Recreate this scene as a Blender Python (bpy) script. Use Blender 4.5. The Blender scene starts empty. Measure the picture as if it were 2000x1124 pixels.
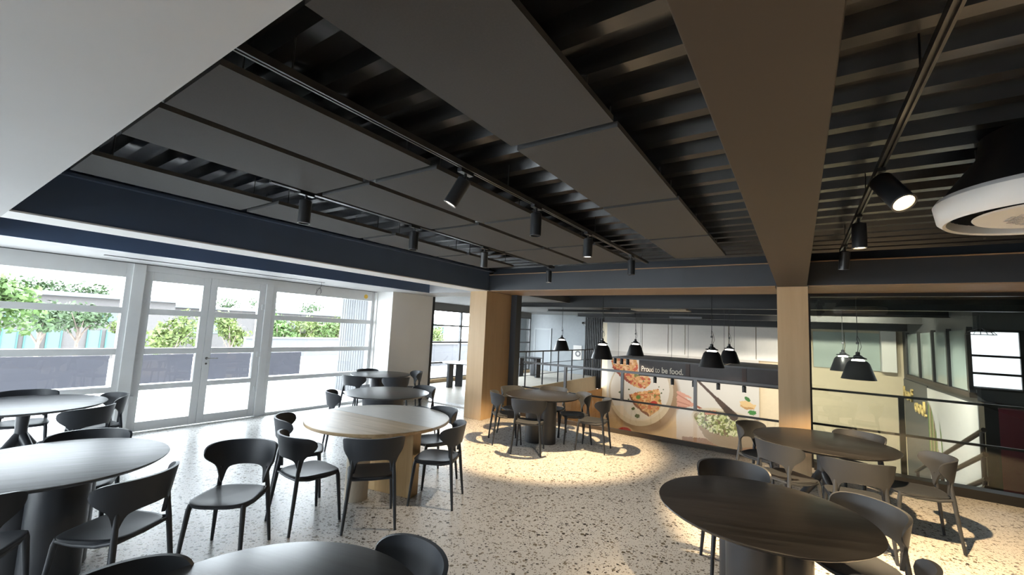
import bpy, bmesh, math, random
import numpy as np
from mathutils import Matrix, Vector

random.seed(7)
rng = np.random.default_rng(7)
scene = bpy.context.scene
COL = scene.collection
R = math.radians

# ------------------------------------------------------------------ camera
def cam_matrix(rx, ry, rz):
    cx, sx, cy, sy, cz, sz = math.cos(rx), math.sin(rx), math.cos(ry), math.sin(ry), math.cos(rz), math.sin(rz)
    yaw = np.array([[cy, -sy, 0], [sy, cy, 0], [0, 0, 1]])
    base = np.array([[1, 0, 0], [0, 0, -1], [0, 1, 0]])
    P = np.array([[1, 0, 0], [0, cx, -sx], [0, sx, cx]])
    Rl = np.array([[cz, -sz, 0], [sz, cz, 0], [0, 0, 1]])
    return Rl @ P @ base @ yaw
CM = cam_matrix(-0.09880563, -0.59659586, 0.04657758)
cam_d = bpy.data.cameras.new('camera')
cam_d.sensor_width = 36.0
cam_d.lens = 36.0 * 827.89 / 2000.0
cam_d.clip_start = 0.05
cam_d.clip_end = 400
cam = bpy.data.objects.new('camera', cam_d)
COL.objects.link(cam)
mw = Matrix.Identity(4)
for i in range(3):
    mw[i][0] = CM[0][i]; mw[i][1] = -CM[1][i]; mw[i][2] = -CM[2][i]
mw[0][3], mw[1][3], mw[2][3] = 0.0, 0.0, 1.8
cam.matrix_world = mw
scene.camera = cam

# ------------------------------------------------------------------ world and exposure
SKY = 11.0
world = bpy.data.worlds.new('overcast_sky')
scene.world = world
world.use_nodes = True
wn = world.node_tree.nodes
bg = wn['Background']
bg.inputs[0].default_value = (0.85, 0.93, 1.0, 1)
bg.inputs[1].default_value = SKY
scene.view_settings.view_transform = 'Standard'
scene.view_settings.look = 'None'
scene.view_settings.exposure = 0.82
scene.view_settings.gamma = 1.0
scene.view_settings.use_curve_mapping = False
scene.cycles.use_denoising = True
scene.cycles.max_bounces = 10
scene.cycles.diffuse_bounces = 5
scene.cycles.transparent_max_bounces = 16
scene.cycles.sample_clamp_indirect = 8.0
scene.cycles.caustics_reflective = False
scene.cycles.caustics_refractive = False

def portal(name, loc, rot, sx, sy):
    l = bpy.data.lights.new(name, 'AREA'); l.shape = 'RECTANGLE'; l.size = sx; l.size_y = sy
    l.cycles.is_portal = True
    o = bpy.data.objects.new(name, l); COL.objects.link(o); o.location = loc; o.rotation_euler = rot
    return o
portal('window_portal', (-8.45, 0.75, 1.22), (0, R(-90), 0), 2.45, 11.4)
portal('rear_portal', (-5.2, -5.15, 1.25), (R(90), 0, 0), 4.0, 2.3)
portal('gallery_portal', (-9.88, 11.8, 1.2), (0, R(-90), 0), 2.4, 8.4)

# ------------------------------------------------------------------ materials
MATS = {}
def nodes_of(m):
    m.use_nodes = True
    return m.node_tree.nodes, m.node_tree.links, m.node_tree.nodes['Principled BSDF']
def mat(name, col, rough=0.5, metal=0.0, spec=0.5, var=0.0, scale=8.0, bump=0.0, bscale=60.0, stretch=(1, 1, 1), coat=0.0):
    if name in MATS: return MATS[name]
    m = bpy.data.materials.new(name); n, l, p = nodes_of(m)
    p.inputs['Base Color'].default_value = (*col, 1); p.inputs['Roughness'].default_value = rough
    p.inputs['Metallic'].default_value = metal; p.inputs['Specular IOR Level'].default_value = spec
    p.inputs['Coat Weight'].default_value = coat
    tc = n.new('ShaderNodeTexCoord'); mp = n.new('ShaderNodeMapping'); mp.inputs['Scale'].default_value = stretch
    l.new(tc.outputs['Object'], mp.inputs['Vector'])
    if var > 0:
        nz = n.new('ShaderNodeTexNoise'); nz.inputs['Scale'].default_value = scale; nz.inputs['Detail'].default_value = 5
        l.new(mp.outputs[0], nz.inputs['Vector'])
        cr = n.new('ShaderNodeValToRGB')
        cr.color_ramp.elements[0].position = 0.3; cr.color_ramp.elements[1].position = 0.7
        cr.color_ramp.elements[0].color = (*[c * (1 - var) for c in col], 1)
        cr.color_ramp.elements[1].color = (*[min(1, c * (1 + var)) for c in col], 1)
        l.new(nz.outputs['Fac'], cr.inputs[0]); l.new(cr.outputs[0], p.inputs['Base Color'])
    if bump > 0:
        nb = n.new('ShaderNodeTexNoise'); nb.inputs['Scale'].default_value = bscale; nb.inputs['Detail'].default_value = 3
        l.new(mp.outputs[0], nb.inputs['Vector'])
        b = n.new('ShaderNodeBump'); b.inputs['Strength'].default_value = bump; b.inputs['Distance'].default_value = 0.01
        l.new(nb.outputs['Fac'], b.inputs['Height']); l.new(b.outputs[0], p.inputs['Normal'])
    MATS[name] = m
    return m
def emit(name, col, s):
    if name in MATS: return MATS[name]
    m = bpy.data.materials.new(name); n, l, p = nodes_of(m)
    p.inputs['Base Color'].default_value = (0.8, 0.8, 0.8, 1)
    p.inputs['Emission Color'].default_value = (*col, 1); p.inputs['Emission Strength'].default_value = s
    MATS[name] = m
    return m
def glass(name, tint=(0.97, 0.99, 0.98), ior=1.5, rough=0.0, gain=1.0):
    m = bpy.data.materials.new(name); m.use_nodes = True
    n, l = m.node_tree.nodes, m.node_tree.links
    n.remove(n['Principled BSDF'])
    t = n.new('ShaderNodeBsdfTransparent'); t.inputs[0].default_value = (*tint, 1)
    g = n.new('ShaderNodeBsdfGlossy'); g.inputs['Roughness'].default_value = rough
    g.inputs['Color'].default_value = (gain, gain, gain, 1)
    f = n.new('ShaderNodeFresnel'); f.inputs[0].default_value = ior
    ge = n.new('ShaderNodeNewGeometry'); mr = n.new('ShaderNodeMapRange')      # same reflectance on both faces of a thin pane
    mr.inputs[3].default_value = ior; mr.inputs[4].default_value = 1.0 / ior
    l.new(ge.outputs['Backfacing'], mr.inputs[0]); l.new(mr.outputs[0], f.inputs[0])
    mx = n.new('ShaderNodeMixShader')
    l.new(f.outputs[0], mx.inputs[0]); l.new(t.outputs[0], mx.inputs[1]); l.new(g.outputs[0], mx.inputs[2])
    l.new(mx.outputs[0], n['Material Output'].inputs[0])
    MATS[name] = m
    return m
def wood(name, c1, c2, rough=0.4, scale=3.0, axis='X', dist=3.0, spec=0.5):
    if name in MATS: return MATS[name]
    m = bpy.data.materials.new(name); n, l, p = nodes_of(m)
    tc = n.new('ShaderNodeTexCoord'); mp = n.new('ShaderNodeMapping')
    mp.inputs['Scale'].default_value = {'X': (0.6, 9, 9), 'Y': (9, 0.6, 9), 'Z': (9, 9, 0.5)}[axis]
    l.new(tc.outputs['Object'], mp.inputs[0])
    nz = n.new('ShaderNodeTexNoise'); nz.inputs['Scale'].default_value = scale; nz.inputs['Detail'].default_value = 8
    nz.inputs['Roughness'].default_value = 0.65; nz.inputs['Distortion'].default_value = dist * 0.2
    l.new(mp.outputs[0], nz.inputs['Vector'])
    cr = n.new('ShaderNodeValToRGB'); cr.color_ramp.elements[0].position = 0.36; cr.color_ramp.elements[1].position = 0.64
    cr.color_ramp.elements[0].color = (*c1, 1); cr.color_ramp.elements[1].color = (*c2, 1)
    l.new(nz.outputs['Fac'], cr.inputs[0]); l.new(cr.outputs[0], p.inputs['Base Color'])
    p.inputs['Roughness'].default_value = rough; p.inputs['Specular IOR Level'].default_value = spec
    b = n.new('ShaderNodeBump'); b.inputs['Strength'].default_value = 0.08; b.inputs['Distance'].default_value = 0.005
    l.new(nz.outputs['Fac'], b.inputs['Height']); l.new(b.outputs[0], p.inputs['Normal'])
    MATS[name] = m
    return m
def terrazzo():
    m = bpy.data.materials.new('terrazzo'); n, l, p = nodes_of(m)
    tc = n.new('ShaderNodeTexCoord')
    nd = n.new('ShaderNodeTexNoise'); nd.inputs['Scale'].default_value = 70; nd.inputs['Detail'].default_value = 1
    l.new(tc.outputs['Object'], nd.inputs['Vector'])
    ad = n.new('ShaderNodeVectorMath'); ad.operation = 'MULTIPLY_ADD'
    ad.inputs[1].default_value = (0.016, 0.016, 0.016)
    l.new(nd.outputs['Color'], ad.inputs[0]); l.new(tc.outputs['Object'], ad.inputs[2])
    base = n.new('ShaderNodeTexNoise'); base.inputs['Scale'].default_value = 1.1; base.inputs['Detail'].default_value = 4
    l.new(tc.outputs['Object'], base.inputs['Vector'])
    br = n.new('ShaderNodeValToRGB')
    br.color_ramp.elements[0].color = (0.60, 0.59, 0.575, 1); br.color_ramp.elements[1].color = (0.70, 0.69, 0.67, 1)
    l.new(base.outputs['Fac'], br.inputs[0])
    col = br.outputs[0]
    for sc, thr, dthr, cols in ((30.0, 0.85, 0.42, ((0.05, 0.045, 0.04), (0.16, 0.14, 0.10), (0.26, 0.22, 0.17))),
                                (55.0, 0.79, 0.42, ((0.07, 0.065, 0.06), (0.20, 0.18, 0.13), (0.30, 0.27, 0.23))),
                                (105.0, 0.80, 0.42, ((0.12, 0.11, 0.10), (0.24, 0.22, 0.18), (0.62, 0.60, 0.57)))):
        v = n.new('ShaderNodeTexVoronoi'); v.inputs['Scale'].default_value = sc; v.inputs['Randomness'].default_value = 1.0
        v.voronoi_dimensions = '2D'
        l.new(ad.outputs[0], v.inputs['Vector'])
        sp = n.new('ShaderNodeSeparateColor'); l.new(v.outputs['Color'], sp.inputs[0])
        g1 = n.new('ShaderNodeMath'); g1.operation = 'GREATER_THAN'; g1.inputs[1].default_value = thr
        l.new(sp.outputs[0], g1.inputs[0])
        mm = n.new('ShaderNodeMath'); mm.operation = 'MULTIPLY'; mm.inputs[1].default_value = dthr
        a2 = n.new('ShaderNodeMath'); a2.operation = 'ADD'; a2.inputs[1].default_value = 0.35
        l.new(sp.outputs[1], a2.inputs[0]); l.new(a2.outputs[0], mm.inputs[0])
        lt = n.new('ShaderNodeMath'); lt.operation = 'LESS_THAN'
        l.new(v.outputs['Distance'], lt.inputs[0]); l.new(mm.outputs[0], lt.inputs[1])
        fm = n.new('ShaderNodeMath'); fm.operation = 'MULTIPLY'
        l.new(g1.outputs[0], fm.inputs[0]); l.new(lt.outputs[0], fm.inputs[1])
        cr = n.new('ShaderNodeValToRGB'); cr.color_ramp.interpolation = 'CONSTANT'
        cr.color_ramp.elements[0].color = (*cols[0], 1); cr.color_ramp.elements[1].color = (*cols[1], 1)
        cr.color_ramp.elements[1].position = 0.4
        e = cr.color_ramp.elements.new(0.75); e.color = (*cols[2], 1)
        l.new(sp.outputs[2], cr.inputs[0])
        mx = n.new('ShaderNodeMix'); mx.data_type = 'RGBA'
        l.new(fm.outputs[0], mx.inputs[0]); l.new(col, mx.inputs[6]); l.new(cr.outputs[0], mx.inputs[7])
        col = mx.outputs[2]
    l.new(col, p.inputs['Base Color'])
    p.inputs['Roughness'].default_value = 0.34; p.inputs['Specular IOR Level'].default_value = 0.4
    MATS['terrazzo'] = m
    return m
def vcol(name, rough=0.5):
    m = bpy.data.materials.new(name); n, l, p = nodes_of(m)
    a = n.new('ShaderNodeVertexColor'); a.layer_name = 'print'
    l.new(a.outputs[0], p.inputs['Base Color']); p.inputs['Roughness'].default_value = rough
    MATS[name] = m
    return m

terrazzo()
M_CHAIR = mat('charcoal_plastic', (0.031, 0.035, 0.042), 0.46, spec=0.38, bump=0.03, bscale=250)
M_BLACKWOOD = wood('black_stained_oak', (0.011, 0.011, 0.012), (0.024, 0.024, 0.026), 0.29, 2.2, 'X', 3.0, 0.35)
M_GREYWOOD = wood('grey_stained_oak', (0.045, 0.047, 0.05), (0.12, 0.122, 0.128), 0.42, 2.6, 'X', 3.0, 0.3)
M_BASE = mat('black_lacquer', (0.034, 0.037, 0.043), 0.4, var=0.1)
M_OAK = wood('natural_oak', (0.48, 0.32, 0.16), (0.66, 0.48, 0.28), 0.38, 2.0, 'X')
M_PALE = mat('pale_limed_wood', (0.62, 0.57, 0.50), 0.36, var=0.05, scale=5, stretch=(1, 6, 1))
M_NAVY = mat('navy_paint', (0.085, 0.125, 0.205), 0.42, var=0.06, scale=2)
M_SLATE = mat('slate_paint', (0.042, 0.048, 0.058), 0.45, var=0.05, scale=2)
M_DARK = mat('black_paint', (0.010, 0.010, 0.011), 0.45, var=0.1, scale=3)
M_DECK = mat('black_deck_paint', (0.020, 0.020, 0.021), 0.25, spec=0.9)
M_PANEL = mat('dark_acoustic_felt', (0.062, 0.062, 0.063), 0.85, var=0.06, scale=120, bump=0.1, bscale=300)
M_WHITE = mat('white_plaster', (0.78, 0.77, 0.75), 0.75, var=0.025, scale=1.6, bump=0.03, bscale=40)
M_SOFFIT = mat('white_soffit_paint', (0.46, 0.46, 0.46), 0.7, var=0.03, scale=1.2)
M_ALU = mat('white_aluminium', (0.72, 0.73, 0.73), 0.4, var=0.02)
M_TAN = wood('tan_laminate', (0.50, 0.345, 0.19), (0.55, 0.385, 0.22), 0.5, 1.2, 'Z')
M_TAUPE = mat('taupe_board', (0.050, 0.036, 0.025), 0.6, var=0.05, scale=1.2)
M_TANBOARD = mat('tan_soffit_board', (0.34, 0.22, 0.13), 0.55, var=0.06)
M_BLACKMET = mat('black_steel', (0.014, 0.014, 0.015), 0.38)
M_GREYMET = mat('grey_steel', (0.12, 0.12, 0.125), 0.4, 0.3)
M_SPOT = mat('spot_housing', (0.022, 0.024, 0.027), 0.36)
M_CREAM = mat('cream_wall_paint', (0.66, 0.56, 0.40), 0.7, var=0.03)
M_PANELWHITE = mat('white_wall_panel', (0.72, 0.70, 0.67), 0.5, var=0.02)
M_GLASS = glass('window_glass', (0.98, 0.99, 0.99), 1.45)
M_GLASSG = glass('green_partition_glass', (0.90, 0.94, 0.91), 1.6)
M_CHROME = mat('brushed_chrome', (0.6, 0.6, 0.6), 0.25, 1.0)

# ------------------------------------------------------------------ mesh builder
class MB:
    def __init__(s): s.v = []; s.f = []; s.sm = []
    def add(s, vs, fs, smooth=False):
        o = len(s.v); s.v.extend([tuple(map(float, q)) for q in vs])
        s.f.extend([tuple(o + i for i in q) for q in fs]); s.sm.extend([smooth] * len(fs)); return s
    def box(s, x0, x1, y0, y1, z0, z1, M=None):
        vs = [(x, y, z) for z in (z0, z1) for y in (y0, y1) for x in (x0, x1)]
        if M is not None: vs = [tuple(M @ Vector(q)) for q in vs]
        return s.add(vs, [(0, 2, 3, 1), (4, 5, 7, 6), (0, 1, 5, 4), (2, 6, 7, 3), (0, 4, 6, 2), (1, 3, 7, 5)])
    def lathe(s, prof, c=(0, 0, 0), seg=32, cap0=True, cap1=True, M=None):
        vs = []; fs = []
        for r, z in prof:
            for k in range(seg):
                a = 2 * math.pi * k / seg
                vs.append((c[0] + r * math.cos(a), c[1] + r * math.sin(a), c[2] + z))
        for i in range(len(prof) - 1):
            for k in range(seg):
                k2 = (k + 1) % seg
                fs.append((i * seg + k, i * seg + k2, (i + 1) * seg + k2, (i + 1) * seg + k))
        if M is not None: vs = [tuple(M @ Vector(q)) for q in vs]
        if cap0: fs.append(tuple(reversed(range(seg))))
        if cap1: fs.append(tuple((len(prof) - 1) * seg + k for k in range(seg)))
        return s.add(vs, fs, True)
    def tube(s, pts, rad, seg=10, cap=True):
        pts = [Vector(p) for p in pts]
        if not isinstance(rad, (list, tuple)): rad = [rad] * len(pts)
        vs = []; fs = []
        prev = None
        for i, p in enumerate(pts):
            d = (pts[min(i + 1, len(pts) - 1)] - pts[max(i - 1, 0)]).normalized()
            if prev is None:
                ref = Vector((0, 0, 1)) if abs(d.z) < 0.9 else Vector((1, 0, 0))
                u = d.cross(ref).normalized()
            else:
                u = (prev - d * prev.dot(d)).normalized()
            prev = u
            w = d.cross(u)
            for k in range(seg):
                a = 2 * math.pi * k / seg
                vs.append(p + (u * math.cos(a) + w * math.sin(a)) * rad[i])
        for i in range(len(pts) - 1):
            for k in range(seg):
                k2 = (k + 1) % seg
                fs.append((i * seg + k, i * seg + k2, (i + 1) * seg + k2, (i + 1) * seg + k))
        if cap:
            fs.append(tuple(reversed(range(seg)))); fs.append(tuple((len(pts) - 1) * seg + k for k in range(seg)))
        return s.add(vs, fs, True)
    def poly(s, pts, h0, h1):   # prism of an xy polygon
        n = len(pts)
        vs = [(x, y, h0) for x, y in pts] + [(x, y, h1) for x, y in pts]
        fs = [tuple(reversed(range(n))), tuple(range(n, 2 * n))] + [(i, (i + 1) % n, n + (i + 1) % n, n + i) for i in range(n)]
        return s.add(vs, fs)
    def mesh(s, name, material):
        me = bpy.data.meshes.new(name); me.from_pydata(s.v, [], s.f)
        me.polygons.foreach_set('use_smooth', s.sm)
        me.materials.append(material); me.update()
        bm = bmesh.new(); bm.from_mesh(me); bmesh.ops.recalc_face_normals(bm, faces=bm.faces); bm.to_mesh(me); bm.free()
        if any(s.sm): me.set_sharp_from_angle(angle=R(38))
        return me
    def build(s, name, material, parent=None, bevel=0.0):
        o = bpy.data.objects.new(name, s.mesh(name, material)); COL.objects.link(o)
        if parent is not None: o.parent = parent
        if bevel > 0:
            b = o.modifiers.new('bevel', 'BEVEL'); b.width = bevel; b.segments = 2; b.limit_method = 'ANGLE'; b.angle_limit = R(50)
        return o
def tag(o, label=None, cat=None, group=None, kind=None):
    if label: o['label'] = label
    if cat: o['category'] = cat
    if group: o['group'] = group
    if kind: o['kind'] = kind
    return o
def empty(name, loc=(0, 0, 0), rz=0.0):
    o = bpy.data.objects.new(name, None); COL.objects.link(o); o.location = loc; o.rotation_euler[2] = rz
    o.empty_display_size = 0.1
    return o
def inst(name, mesh, parent=None, loc=(0, 0, 0), rz=0.0):
    o = bpy.data.objects.new(name, mesh); COL.objects.link(o)
    if parent is not None: o.parent = parent
    o.location = loc; o.rotation_euler[2] = rz
    return o
def struct(name, mb, m, label, cat, bevel=0.0):
    return tag(mb.build(name, m, None, bevel), label, cat, kind='structure')
def bx(*a): return MB().box(*a)
def spot(name, loc, target, power, col, size=70, blend=0.5, rad=0.04):
    l = bpy.data.lights.new(name, 'SPOT'); l.energy = power; l.color = col; l.spot_size = R(size); l.spot_blend = blend
    l.shadow_soft_size = rad
    o = bpy.data.objects.new(name, l); COL.objects.link(o); o.location = loc
    o.rotation_euler = (Vector(target) - Vector(loc)).to_track_quat('-Z', 'Y').to_euler()
    return o

# ------------------------------------------------------------------ room shell
WX = -8.33
f = struct('floor', bx(WX - 0.12, 5.0, -5.0, 7.80, -0.30, 0.0), MATS['terrazzo'], 'pale terrazzo floor with dark stone chips across the dining room', 'floor')
gf = struct('floor_gallery', MB().box(-10.8, -7.18, 7.80, 17.3, -0.5, -0.002).box(-7.18, -4.95, 7.80, 9.5, -0.5, -0.002),
            wood('pale_plank', (0.50, 0.46, 0.39), (0.60, 0.55, 0.47), 0.45, 1.6, 'Y'), 'pale plank floor of the raised gallery beyond the opening', 'floor')
struct('trim_1', bx(-7.62, -5.64, 7.44, 7.56, 0.0, 0.006), M_WHITE, 'white threshold strip in the opening beside the tan column', 'trim')
# corrugated deck: ribs run along X
def deck(x0, x1, y0, y1, zlow, zhigh, pitch):
    mb = MB(); n = int((y1 - y0) / pitch); prof = []
    for i in range(n):
        y = y0 + i * pitch
        prof += [(y, zlow), (y + 0.075, zlow), (y + 0.105, zhigh), (y + pitch - 0.030, zhigh)]
        # a stiffening groove in the upper pan
    prof.append((y0 + n * pitch, zlow))
    vs = [(x0, y, z) for y, z in prof] + [(x1, y, z) for y, z in prof]
    k = len(prof)
    return mb.add(vs, [(i, i + 1, k + i + 1, k + i) for i in range(k - 1)])
struct('ceiling', deck(-5.2, 5.0, 0.0, 7.0, 2.985, 3.06, 0.2825), M_DECK, 'black painted corrugated steel deck ceiling', 'ceiling')
struct('ceiling_slab', bx(-10.8, 5.0, -5.0, 9.0, 3.07, 3.2), M_DARK, 'dark slab above the corrugated steel deck', 'ceiling')
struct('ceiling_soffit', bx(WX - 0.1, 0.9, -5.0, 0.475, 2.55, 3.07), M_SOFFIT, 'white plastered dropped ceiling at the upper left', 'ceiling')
struct('ceiling_rear', bx(0.9, 5.0, -5.0, 0.0, 2.985, 3.07), M_DARK, 'dark flat ceiling behind the camera', 'ceiling')
struct('wall_rear', MB().box(WX - 0.12, 5.0, -5.12, -5.0, 2.45, 3.07).box(WX - 0.12, -7.2, -5.12, -5.0, 0, 2.45).box(-3.2, 5.0, -5.12, -5.0, 0, 2.45), M_WHITE, 'white plaster wall at the rear of the room', 'wall')
struct('wall_right', bx(5.0, 5.12, -5.0, 11.4, -3.8, 3.1), M_TAUPE, 'taupe side wall of the dining room', 'wall')
# navy beam along the windows with its white underside
nb = empty('beam_window_side'); tag(nb, 'navy steel beam with white underside running along the window side', 'beam', kind='structure')
bx(-5.60, -5.18, 0.475, 6.80, 2.565, 3.07).build('beam_side', M_NAVY, nb)
bx(-5.61, -5.17, 0.475, 6.80, 2.55, 2.564).build('underside_board', M_WHITE, nb)
bx(-5.17, -5.10, 0.475, 6.80, 2.93, 2.955).build('flange', M_NAVY, nb)
struct('ceiling_bulkhead', bx(-6.90, -6.85, 0.475, 7.75, 2.53, 3.07), M_NAVY, 'navy bulkhead board above the white window soffit', 'ceiling')
sf = empty('ceiling_window_soffit'); tag(sf, 'white soffit over the windows with a dark slot diffuser', 'ceiling', kind='structure')
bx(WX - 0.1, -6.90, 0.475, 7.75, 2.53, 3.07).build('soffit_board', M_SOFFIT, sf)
bx(-7.56, -7.51, 1.55, 4.68, 2.522, 2.53).build('slot_diffuser', M_DARK, sf)
bx(WX + 0.10, WX + 0.13, 0.475, 6.45, 2.522, 2.53).build('shadow_gap', M_DARK, sf)
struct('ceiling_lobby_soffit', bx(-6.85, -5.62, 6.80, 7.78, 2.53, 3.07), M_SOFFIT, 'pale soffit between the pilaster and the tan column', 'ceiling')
struct('ceiling_recess', bx(-6.85, -5.6, 0.475, 6.8, 2.95, 3.06), M_NAVY, 'navy recess between window beam and bulkhead', 'ceiling')
# taupe boxed beam
struct('beam_taupe', bx(-0.235, 0.10, 0.0, 6.81, 2.55, 3.06), M_TAUPE, 'wide taupe boxed beam running to the right hand column', 'beam', 0.004)
# rear beam along X
rb = empty('beam_rear'); tag(rb, 'dark slate beam over the balustrade with tan underside', 'beam', kind='structure')
bx(-5.18, 5.0, 6.81, 7.90, 2.565, 2.88).build('beam_face', M_SLATE, rb)
bx(-5.18, 5.0, 6.78, 6.95, 2.872, 2.885).build('ledge', M_TANBOARD, rb)
bx(-5.18, 5.0, 6.94, 7.90, 2.885, 3.06).build('upper_web', M_SLATE, rb)
bx(-5.18, -0.26, 6.81, 7.86, 2.55, 2.564).build('underside_board', M_TANBOARD, rb)
bx(0.12, 5.0, 6.81, 7.86, 2.55, 2.564).build('underside_board', M_TANBOARD, rb)
# columns
struct('column_tan', bx(-5.63, -5.20, 6.77, 7.66, 0, 2.55), M_TAN, 'tan laminate column beside the opening to the gallery', 'column', 0.003)
struct('column_balustrade', bx(-0.24, 0.11, 6.81, 7.18, 0, 2.55), M_TAN, 'tan laminate column under the taupe beam by the balustrade', 'column', 0.003)
struct('post_opening', bx(-5.30, -5.06, 7.661, 7.86, -0.3, 2.55), M_SLATE, 'dark navy post behind the tan column', 'column')
struct('wall_pilaster', bx(WX - 0.12, -7.65, 6.46, 7.78, 0, 2.53), M_WHITE, 'white plaster pilaster at the end of the windows', 'wall')
struct('trim_2', bx(-7.68, -7.63, 7.74, 7.80, 0, 2.53), M_BLACKMET, 'black steel edge trim on the white pilaster', 'trim')
struct('wall_window_end', bx(WX - 0.12, WX + 0.1, -5.0, -4.95, 0, 2.55), M_WHITE, 'white wall at the end of the window front', 'wall')

# ------------------------------------------------------------------ glazed front
ZB = [(0.62, 0.70), (1.165, 1.255), (1.77, 1.86)]
def panel(parent, y0, y1, z0, z1, t=0.008, m=None, name='pane', x=WX):
    return bx(x - t / 2, x + t / 2, y0, y1, z0, z1).build(name, m or M_GLASS, parent)
def film():
    m = mat('grey_privacy_film', (0.10, 0.10, 0.112), 0.25); n, l, p = nodes_of(m)
    t = n.new('ShaderNodeBsdfTranslucent'); t.inputs[0].default_value = (0.19, 0.19, 0.205, 1)
    a = n.new('ShaderNodeAddShader'); l.new(p.outputs[0], a.inputs[0]); l.new(t.outputs[0], a.inputs[1]); l.new(a.outputs[0], n['Material Output'].inputs[0])
    return m
M_FILM = film()
def fixed_window(name, label, y0, y1, film=None, posts=()):
    e = tag(empty(name), label, 'window', kind='structure')
    x0, x1 = WX - 0.06, WX + 0.06
    bx(x0, x1, y0, y0 + 0.07, 0.0, 2.53).build('stile', M_ALU, e, 0.004)
    bx(x0, x1, y1 - 0.07, y1, 0.0, 2.53).build('stile', M_ALU, e, 0.004)
    bx(x0, x1, y0 + 0.07, y1 - 0.07, 2.31, 2.53).build('head_rail', M_ALU, e, 0.004)
    bx(x0, x1, y0 + 0.07, y1 - 0.07, 0.0, 0.05).build('sill', M_ALU, e, 0.004)
    for a, b in ZB: bx(x0, x1, y0 + 0.07, y1 - 0.07, a, b).build('rail', M_ALU, e, 0.004)
    zs = [0.05] + [q for p in ZB for q in p] + [2.31]
    for i in range(0, 8, 2): panel(e, y0 + 0.07, y1 - 0.07, zs[i], zs[i + 1])
    if film: panel(e, film[0], film[1], 0.715, 1.15, 0.006, M_FILM, 'privacy_panel', WX - 0.03)
    return e
fixed_window('window_1', 'wide fixed window left of the double doors with grey lower panel', -4.95, 2.04, (-4.8, 1.93))
fixed_window('window_2', 'fixed window right of the double doors, half covered by a grey panel', 4.12, 6.44, (4.19, 4.83))
mull = struct('trim_3', bx(WX - 0.08, WX + 0.09, 2.04, 2.19, 0, 2.53), M_ALU, 'white aluminium mullion between left window and double doors', 'trim', 0.005)
struct('trim_4', bx(WX - 0.08, WX + 0.07, 3.99, 4.12, 0, 2.53), M_ALU, 'white aluminium mullion between double doors and right window', 'trim', 0.005)
struct('trim_5', bx(WX - 0.08, WX + 0.07, 2.19, 3.99, 2.43, 2.53), M_ALU, 'white aluminium head over the double doors', 'trim', 0.004)
struct('trim_6', bx(WX - 0.02, WX + 0.16, 6.44, 6.47, 0, 2.5), M_WHITE, 'white reveal between right window and pilaster', 'trim')
def door(name, label, y0, y1, handle_y, handle_dir):
    e = tag(empty(name), label, 'door', kind='structure')
    x0, x1 = WX - 0.03, WX + 0.04; s = 0.105
    bx(x0, x1, y0, y0 + s, 0.01, 2.43).build('stile', M_ALU, e, 0.004)
    bx(x0, x1, y1 - s, y1, 0.01, 2.43).build('stile', M_ALU, e, 0.004)
    bx(x0, x1, y0 + s, y1 - s, 0.01, 0.15).build('bottom_rail', M_ALU, e, 0.004)
    bx(x0, x1, y0 + s, y1 - s, 2.29, 2.43).build('top_rail', M_ALU, e, 0.004)
    for a, b in ZB: bx(x0, x1, y0 + s, y1 - s, a, b).build('rail', M_ALU, e, 0.004)
    zs = [0.15] + [q for p in ZB for q in p] + [2.29]
    for i in range(0, 8, 2): panel(e, y0 + s, y1 - s, zs[i], zs[i + 1])
    panel(e, y0 + s + 0.012, y1 - s - 0.012, 0.712, 1.152, 0.006, M_FILM, 'privacy_panel', WX - 0.02)
    if handle_y is not None:
        h = MB(); h.lathe([(0.022, 0), (0.022, 0.012)], (0, 0, 0), 14, M=Matrix.Translation((x1, handle_y, 1.08)) @ Matrix.Rotation(R(90), 4, 'Y'))
        h.tube([(x1, handle_y, 1.08), (x1 + 0.05, handle_y, 1.08), (x1 + 0.055, handle_y + 0.02 * handle_dir, 1.08), (x1 + 0.055, handle_y + 0.15 * handle_dir, 1.08)], 0.010)
        h.build('handle', M_CHROME, e)
        MB().lathe([(0.016, 0), (0.016, 0.01)], (0, 0, 0), 12, M=Matrix.Translation((x1, handle_y, 0.99)) @ Matrix.Rotation(R(90), 4, 'Y')).build('lock_cylinder', M_CHROME, e)
    for hz in (0.45, 1.08, 1.95):
        yy = y0 + 0.015 if handle_y is None else y1 - 0.015
        bx(x1, x1 + 0.02, yy - 0.03, yy + 0.03, hz, hz + 0.10).build('hinge', M_ALU, e, 0.004)
    return e
door('door_1', 'left leaf of the white framed glazed double doors', 2.195, 3.085, None, 1)
door('door_2', 'right leaf of the white framed glazed double doors with lever handle', 3.09, 3.985, 3.14, 1)
st = MB().lathe([(0.05, 0), (0.05, 0.003)], (0, 0, 0), 24, M=Matrix.Translation((WX + 0.062, 6.20, 2.40)) @ Matrix.Rotation(R(90), 4, 'Y')).build('round_sticker', mat('yellow_vinyl', (0.80, 0.50, 0.06), 0.5))
tag(st, 'small round yellow sticker at the top corner of the right window', 'sticker')
wr = MB(); 
wr.tube([(-7.54, 4.63, 2.53), (-7.54, 4.63, 2.46), (-7.55, 4.61, 2.42)], 0.005, 6)
for k in range(4):
    a = k * 1.6
    wr.tube([(-7.55, 4.61, 2.42), (-7.55 + 0.03 * math.cos(a), 4.60 + 0.05 * math.sin(a), 2.39), (-7.55 + 0.05 * math.cos(a + 1), 4.59 + 0.08 * math.sin(a + .6), 2.33 - 0.02 * k)], 0.004, 6)
tag(wr.build('loose_wire', M_GREYMET), 'bundle of loose wires dangling from the ceiling slot by the window', 'wire')

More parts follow.
